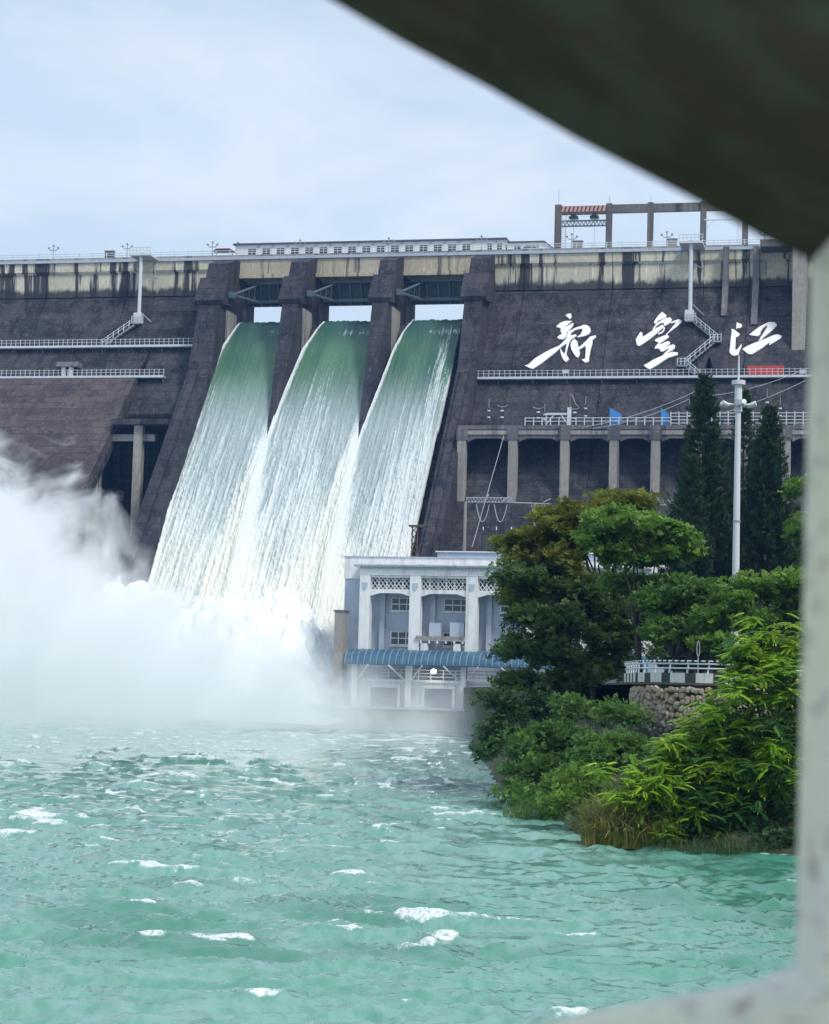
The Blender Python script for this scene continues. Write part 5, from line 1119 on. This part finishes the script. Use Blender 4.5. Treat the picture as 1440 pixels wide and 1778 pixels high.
# big dark olive tree in front of the powerhouse
tree('olive_crowned_tree', 'large tree with an olive brown top and dark lower leaves before the powerhouse', 'tree', ong(1050, 1330, 3.0) * 1 if False else Vector((PX(1045, 135), 135, 3.6)),
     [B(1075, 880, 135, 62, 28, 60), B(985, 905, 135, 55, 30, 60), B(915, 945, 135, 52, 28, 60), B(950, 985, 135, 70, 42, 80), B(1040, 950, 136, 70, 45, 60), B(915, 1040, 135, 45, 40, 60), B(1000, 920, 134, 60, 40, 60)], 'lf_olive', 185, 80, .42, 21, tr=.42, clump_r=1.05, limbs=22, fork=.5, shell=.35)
tree('dark_leafy_tree', 'dark green airy tree low in front of the powerhouse doors', 'tree', Vector((PX(985, 133), 132, 2.5)),
     [B(905, 1010, 132, 45, 30, 60), B(920, 1075, 132, 55, 38, 60), B(1000, 1040, 133, 75, 60, 70), B(1060, 1075, 134, 75, 65, 60), B(890, 1130, 131, 45, 28, 55), B(960, 1150, 131, 75, 50, 60), B(1050, 1165, 133, 55, 45, 50), B(905, 1190, 130, 50, 30, 50), B(960, 1090, 131, 70, 60, 60), B(1000, 1190, 131, 70, 40, 50), B(1080, 1120, 133, 60, 60, 50)], 'lf_oldgreen', 225, 64, .40, 22, tr=.35, clump_r=1.05, limbs=26, fork=.45, shell=.3)
tree('bright_topped_tree', 'tree with a bright green spreading layered top beside the olive tree', 'tree', Vector((PX(1105, 124), 124, 5.0)),
     [B(1080, 915, 124, 80, 26, 70), B(1150, 925, 124, 70, 28, 60), B(1050, 950, 124, 60, 24, 60), B(1170, 960, 124, 55, 22, 50), B(1190, 935, 124, 38, 18, 40), B(1110, 975, 125, 80, 34, 60), B(1120, 1020, 127, 70, 45, 50), B(1090, 900, 125, 55, 18, 50)], 'lf_green', 120, 80, .40, 23, tr=.24, clump_r=.9, limbs=12, fork=.5, flat=.5, shell=.25)
# low dark tree overhanging the water on the left
tree('overhanging_shrub_tree', 'blue green shrub tree overhanging the water at the left tip of the bank', 'shrub', Vector((PX(905, 128), 128, 1.2)),
     [B(865, 1225, 128, 38, 25, 50), B(880, 1280, 127, 48, 40, 55), B(850, 1310, 126, 30, 22, 40), B(930, 1250, 128, 60, 45, 50)], 'lf_dark', 50, 62, .36, 24, tr=.16, limbs=14)
tree('rounded_bank_shrub', 'large rounded mid green shrub between the dark shrub and the stone wall', 'shrub', Vector((PX(955, 118), 116, 1.0)),
     [B(935, 1300, 116, 58, 48, 55), B(990, 1290, 116, 62, 42, 55), B(915, 1350, 115, 42, 40, 45), B(990, 1240, 118, 40, 24, 40), B(960, 1350, 115, 50, 45, 45), B(893, 1385, 112, 32, 22, 30), B(935, 1400, 108, 40, 24, 30)], 'lf_mid', 95, 62, .33, 25, tr=.14, limbs=12)
tree('broad_bank_shrub', 'broad mid green shrub just below the dark lower stone wall', 'shrub', Vector((PX(1060, 104), 103, 1.4)),
     [B(1060, 1310, 103, 68, 42, 50), B(1100, 1330, 103, 48, 45, 45), B(1030, 1350, 102, 45, 42, 40)], 'lf_mid', 56, 64, .31, 26, tr=.12, limbs=10)
tree('low_bank_shrub', 'small yellow green shrub touching the water beside the tall reeds', 'shrub', Vector((PX(1005, 97), 97, .5)),
     [B(1000, 1370, 97, 48, 38, 40), B(985, 1405, 96, 36, 26, 35), B(1035, 1395, 97, 42, 36, 38)], 'lf_green', 44, 64, .28, 27, tr=.1, limbs=8)
tree('wall_top_shrub', 'small grassy shrub on the ledge at the left foot of the stone wall', 'shrub', Vector((PX(1075, 110), 108, 4.4)),
     [B(1075, 1240, 108, 30, 16, 30), B(1100, 1250, 107, 26, 10, 20)], 'lf_mid', 18, 50, .26, 28, tr=.06, limbs=5)
# roadside trees behind the fence
tree('roadside_tree', 'rounded mid green roadside tree behind the fence, left of the mast', 'tree', Vector((PX(1190, 122), 122, ROADZ)),
     [B(1150, 1060, 122, 48, 45, 50), B(1200, 1040, 122, 60, 42, 55), B(1240, 1070, 122, 55, 50, 55), B(1170, 1105, 121, 55, 30, 45)], 'lf_mid', 90, 66, .36, 29, tr=.2, clump_r=.85, limbs=16, fork=.4)
tree('roadside_tree', 'wide layered green roadside tree behind the fence, hiding the foot of the mast', 'tree', Vector((PX(1310, 120), 118, ROADZ)),
     [B(1300, 1035, 118, 60, 35, 55), B(1360, 1020, 118, 55, 35, 55), B(1260, 1085, 118, 55, 32, 50), B(1340, 1085, 118, 65, 40, 55), B(1400, 1060, 118, 50, 50, 50), B(1240, 1125, 117, 40, 20, 40)], 'lf_green', 95, 66, .36, 30, tr=.2, clump_r=.9, limbs=16, fork=.4, flat=.5)
tree('distant_tree', 'pale green tree at the right edge behind the pines', 'tree', Vector((PX(1400, 175), 175, ROADZ)),
     [B(1395, 860, 175, 26, 40, 40), B(1400, 940, 175, 34, 60, 50), B(1410, 1000, 175, 40, 50, 50)], 'lf_green', 50, 60, .5, 31, tr=.2, limbs=8)
# far trees that close the view behind the roadside trees
tree('background_tree', 'dark dense tree in the shade behind the roadside trees', 'tree', Vector((PX(1150, 165), 165, ROADZ)),
     [B(1130, 1060, 165, 60, 70, 60), B(1230, 1080, 165, 70, 60, 60), B(1330, 1080, 168, 80, 60, 60)], 'lf_dark', 70, 60, .55, 32, tr=.25, limbs=8)
# columnar pines
def pine(label, x, ytop, ybase, d, wpx, seed, dense=1.0):
    g = np.random.default_rng(seed); p = atd(x, ybase, d); zt = atd(x, ytop, d).z; zb = ROADZ; s = d / F_PX
    top = atd(x, ytop, d); bx = PX(x, d) if False else atd(x, ybase, d).x; t = thing('columnar_pine', label, 'pine', loc=Vector((top.x, d, zb)), group='columnar pines behind the mast'); Hh = zt - zb; P = []; X = []; T = []; S_ = []; br = []
    z = zb + 2.0
    while z < zt - .3:
        q = (z - zb) / Hh; rad = wpx * s * min(1.0, (1 - q) ** .72 * 1.15 + .02) * (.88 + .2 * g.uniform()); nb = int(7 + 7 * (1 - q)); a0 = g.uniform(0, 6.28)
        for i in range(nb):
            a = a0 + 6.283 * i / nb + g.normal() * .18; L = rad * g.uniform(.78, 1.12); e = np.array([math.cos(a), math.sin(a), 0]); n = max(6, int(L * 13 * dense)); tt = g.uniform(.18, 1, n) ** .8
            zz = z - .10 * L * np.sin(tt * 2.6) + .34 * L * tt ** 3; c = np.array([top.x, d, 0])[None] + e[None] * (tt * L)[:, None]; c[:, 2] = zz
            c += g.normal(size=(n, 3)) * np.array([.13, .13, .10]); P.append(c); X.append(e[None] * .7 + np.array([0, 0, .55])[None] + g.normal(size=(n, 3)) * .35); T.append(np.clip(.25 + .6 * tt * g.uniform(.5, 1.1, n) , 0, 1)); S_.append(g.uniform(.30, .55, n))
            br.append([(Vector((top.x, d, z)), .05), (Vector((top.x + e[0] * L * .9, d + e[1] * L * .9, z + .12 * L)), .02)])
        z += .62 if q < .85 else .4
    P = np.concatenate(P); V, Fc, TT = scatter('needle', P, np.concatenate(X), np.concatenate(S_), np.concatenate(T)); o = np_mesh('crown', V - np.array(t.location), Fc, MT['lf_pine'], attrs={'tint': TT}, parent=t); o['kind'] = 'stuff'
    tubes([[(Vector((top.x, d, zb - .3)), .32), (Vector((top.x, d, zt)), .05)]] + br[::4], 5).build('trunk', MT['bark'], t)
pine('tallest dark columnar pine left of the white mast', 1224, 648, 1010, 185, 84, 41)
pine('dark columnar pine right of the white mast with a pointed top', 1338, 700, 1010, 185, 76, 42)
pine('thin airy pine just behind the white mast', 1293, 676, 1010, 196, 62, 43, .5)
pine('shorter dark pine at the foot of the tall left pine', 1203, 790, 1010, 180, 52, 44)
# near pinnate tree
def pinnate_tree():
    d0 = 87.5; base = Vector((PX(1345, d0), d0 + 1.0, .9)); t = thing('pinnate_leaf_tree', 'bright lime green tree with drooping feathery leaves over the reeds', 'tree', loc=base); g = np.random.default_rng(52)
    arms = [((1295, 1135), 1.0), ((1330, 1110), 1.0), ((1370, 1140), 1.0), ((1250, 1262), 1.0), ((1290, 1200), .9), ((1350, 1220), .7), ((1120, 1345), 1.0), ((1165, 1320), 1.0), ((1230, 1300), 1.0), ((1285, 1285), .95), ((1330, 1300), .6),
            ((1160, 1370), .7), ((1220, 1370), .55), ((1290, 1370), .35), ((1340, 1380), .25), ((1260, 1250), .8), ((1205, 1305), .9), ((1310, 1260), .7), ((1370, 1280), .5), ((1390, 1200), .7), ((1110, 1380), .6), ((1255, 1400), .2), ((1340, 1170), .9), ((1200, 1400), .3), ((1380, 1350), .3), ((1295, 1150), 1.0), ((1165, 1330), .9), ((1320, 1335), .5), ((1285, 1330), .6), ((1250, 1345), .6), ((1130, 1365), 1.0), ((1150, 1405), .8), ((1230, 1420), .6), ((1180, 1430), .6), ((1355, 1320), .5)]
    fr = []; paths = []; fk = Vector((PX(1350, d0), d0 + .8, 3.0)); paths.append([(base - Vector((0, 0, .6)), .14), (fk, .1)])
    out = {0: [[], [], [], []], 1: [[], [], [], []]}
    for (x, y), br in arms:
        dd = d0 + g.uniform(-1.3, 1.3); c = atd(x, y, dd); paths.append([(fk, .03), (fk.lerp(c, .5) + Vector((0, .3, .35)), .022), (c, .012)])
        for sub in range(8):
            cc = np.array(c) + g.normal(size=3) * np.array([.6, .6, .42]); n = 19; ang = g.uniform(0, 6.283, n); el = g.normal(.12, .3, n); X = np.stack([np.cos(ang) * np.cos(el), np.sin(ang) * np.cos(el), np.sin(el)], 1)
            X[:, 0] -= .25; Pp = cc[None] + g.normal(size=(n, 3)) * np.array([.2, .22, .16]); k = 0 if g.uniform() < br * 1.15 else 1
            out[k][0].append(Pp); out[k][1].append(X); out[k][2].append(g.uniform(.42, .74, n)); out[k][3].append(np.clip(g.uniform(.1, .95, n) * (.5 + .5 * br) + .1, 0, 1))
    Pc, Xc = [], []
    for (x, y), br in arms:
        c = np.array(atd(x, y, d0 + .5)); Pc.append(c[None] + g.normal(size=(46, 3)) * np.array([.5, .5, .36])); Xc.append(g.normal(size=(46, 3)) + np.array([-.2, -.3, .1]))
    Pc = np.concatenate(Pc); Xc = np.concatenate(Xc); V, Fc, T = scatter('clump', Pc, Xc, g.uniform(.22, .42, len(Pc)), g.uniform(.1, .9, len(Pc)), np.array([[0, -.6, .8]]) + .3 * g.normal(size=(len(Pc), 3)))
    o = np_mesh('inner_foliage', V - np.array(base), Fc, MT['lf_limedark'], attrs={'tint': T}, parent=t); o['kind'] = 'stuff'
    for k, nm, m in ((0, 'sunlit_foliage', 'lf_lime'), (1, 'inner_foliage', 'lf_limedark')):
        V, Fc, T = scatter('pinnate', np.concatenate(out[k][0]), np.concatenate(out[k][1]), np.concatenate(out[k][2]), np.concatenate(out[k][3])); o = np_mesh('lit_tone_foliage' if k == 0 else 'shade_tone_foliage', V - np.array(base), Fc, MT[m], attrs={'tint': T}, parent=t); o['kind'] = 'stuff'  # lit and shaded tones painted into the leaves, branch by branch
    tubes(paths).build('trunk', MT['bark'], t, smooth=True)
pinnate_tree()
# dark undergrowth below the pinnate tree and reeds at the water's edge
tree('bank_undergrowth', 'dark low undergrowth in the shade of the feathery tree', 'shrub', Vector((PX(1310, 90), 90, .6)),
     [B(1250, 1400, 91, 70, 50, 40), B(1340, 1380, 91, 60, 60, 40), B(1300, 1450, 87, 75, 26, 25), B(1220, 1455, 87, 50, 22, 22), B(1400, 1420, 89, 50, 50, 30), B(1370, 1462, 85.5, 50, 20, 20), B(1300, 1335, 93, 85, 55, 30)], 'lf_dark', 90, 62, .28, 61, tr=.06, limbs=8)
def reeds(label, x0, x1, yb, d, n, hpx, seed, mat='lf_reed'):
    g = np.random.default_rng(seed); a = PX(x0, d); b = PX(x1, d); s = d / F_PX; xs = g.uniform(a, b, n); ys = d + g.uniform(-.9, 1.3, n); P = np.stack([xs, ys, np.full(n, -.05) + (ys - d).clip(0) * .25], 1)
    ang = g.uniform(0, 6.283, n); X = np.stack([np.cos(ang), np.sin(ang), g.normal(-.12, .3, n)], 1); env = .6 + .4 * np.sin(np.clip((xs - a) / (b - a), 0, 1) * 3.14)
    V, Fc, T = scatter('reed', P, X, hpx * s * env * g.uniform(.35, 1.3, n) * (.7 + .6 * vnoise(xs * 1.3, ys * 1.3, 5)), np.clip(g.uniform(0, 1, n), 0, 1)); o = np_mesh('tall_reeds', V, Fc, MT[mat]); o['kind'] = 'stuff'; o['label'] = label; o['category'] = 'reeds'
    t = o.data.attributes.new('tint', 'FLOAT', 'POINT'); t.data.foreach_set('value', T.astype(np.float32))
reeds('tall straw coloured reeds at the water edge below the feathery tree', 1018, 1175, 1470, 87.5, 2600, 88, 71)
reeds('short green grass fringe at the water edge under the feathery tree', 1150, 1375, 1488, 84.5, 1300, 30, 72, 'lf_dark')
reeds('green grass fringe at the water edge below the shrubs', 880, 990, 1425, 104, 800, 34, 73, 'lf_mid')
# ================================================================== THE BALUSTRADE IN FRONT OF THE LENS
def balustrade():
    Yf = 0.78; th = .20
    t = thing('concrete_balustrade', 'pale concrete balustrade with an angular opening and a top coloured dark as shade', 'balustrade', loc=Vector((0, Yf, 5.0)))
    def pt(x, y): p = atd(x, y, Yf); return (p.x, p.z)
    j0, j1 = pt(1409, 441), pt(1381, 1672); L = pt(560, -14)
    topd = [pt(-900, -560), pt(-200, -330), pt(560, -14), pt(700, 68), pt(850, 148), pt(1000, 235), pt(1200, 338), pt(1330, 410), pt(1409, 446), pt(2600, 460)]
    zt = CAM_H + .62
    MB(False).prism(topd + [(topd[-1][0], zt), (topd[0][0], zt)], Yf - .34, Yf + .004, axis=1).build('arched_head', MT['shade_concrete'], t)
    xr = topd[-1][0]
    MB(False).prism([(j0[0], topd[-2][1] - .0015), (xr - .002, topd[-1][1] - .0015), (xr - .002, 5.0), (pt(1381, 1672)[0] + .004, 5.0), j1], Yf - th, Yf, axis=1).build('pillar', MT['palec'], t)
    sill = [pt(1380.5, 1680), pt(1340, 1704), pt(1260, 1722), pt(1100, 1750), pt(960, 1780), pt(700, 1850), pt(200, 1900), pt(-800, 1900)]
    MB(False).prism(sill + [(sill[-1][0], 5.02), (sill[0][0], 5.02)], Yf - th - .01, Yf + .01, axis=1).build('sill', MT['palec'], t)
    xl = pt(-800, 900)[0]; MB(False).prism([(xl, topd[0][1] - .002), (xl, 5.0), (xl - .3, 5.0), (xl - .3, topd[0][1] - .002)], Yf - th, Yf, axis=1).build('pillar', MT['palec'], t)
    o = MB(False).prism([(-4, -3.0), (4, -3.0), (4, Yf + .25), (-4, Yf + .25)], -3, 5.0, axis=2).build('viewing_terrace', MT['palec']); o['kind'] = 'structure'
balustrade()
# ================================================================== AIR
o = MB(False).box(-420, 420, -70, 640, -7.5, 118).build('haze', MT['soil']); o['kind'] = 'stuff'; o['label'] = 'thin bluish air over the river and dam'; o['category'] = 'haze'
b = NB('thin_haze'); pv = b.n('VolumePrincipled', {'Color': (0.22, 0.48, 1.0), 'Density': 0.00012, 'Anisotropy': 0.0}); b.t.links.new(pv.outputs[0], b.out.inputs['Volume']); o.data.materials.clear(); o.data.materials.append(b.m)
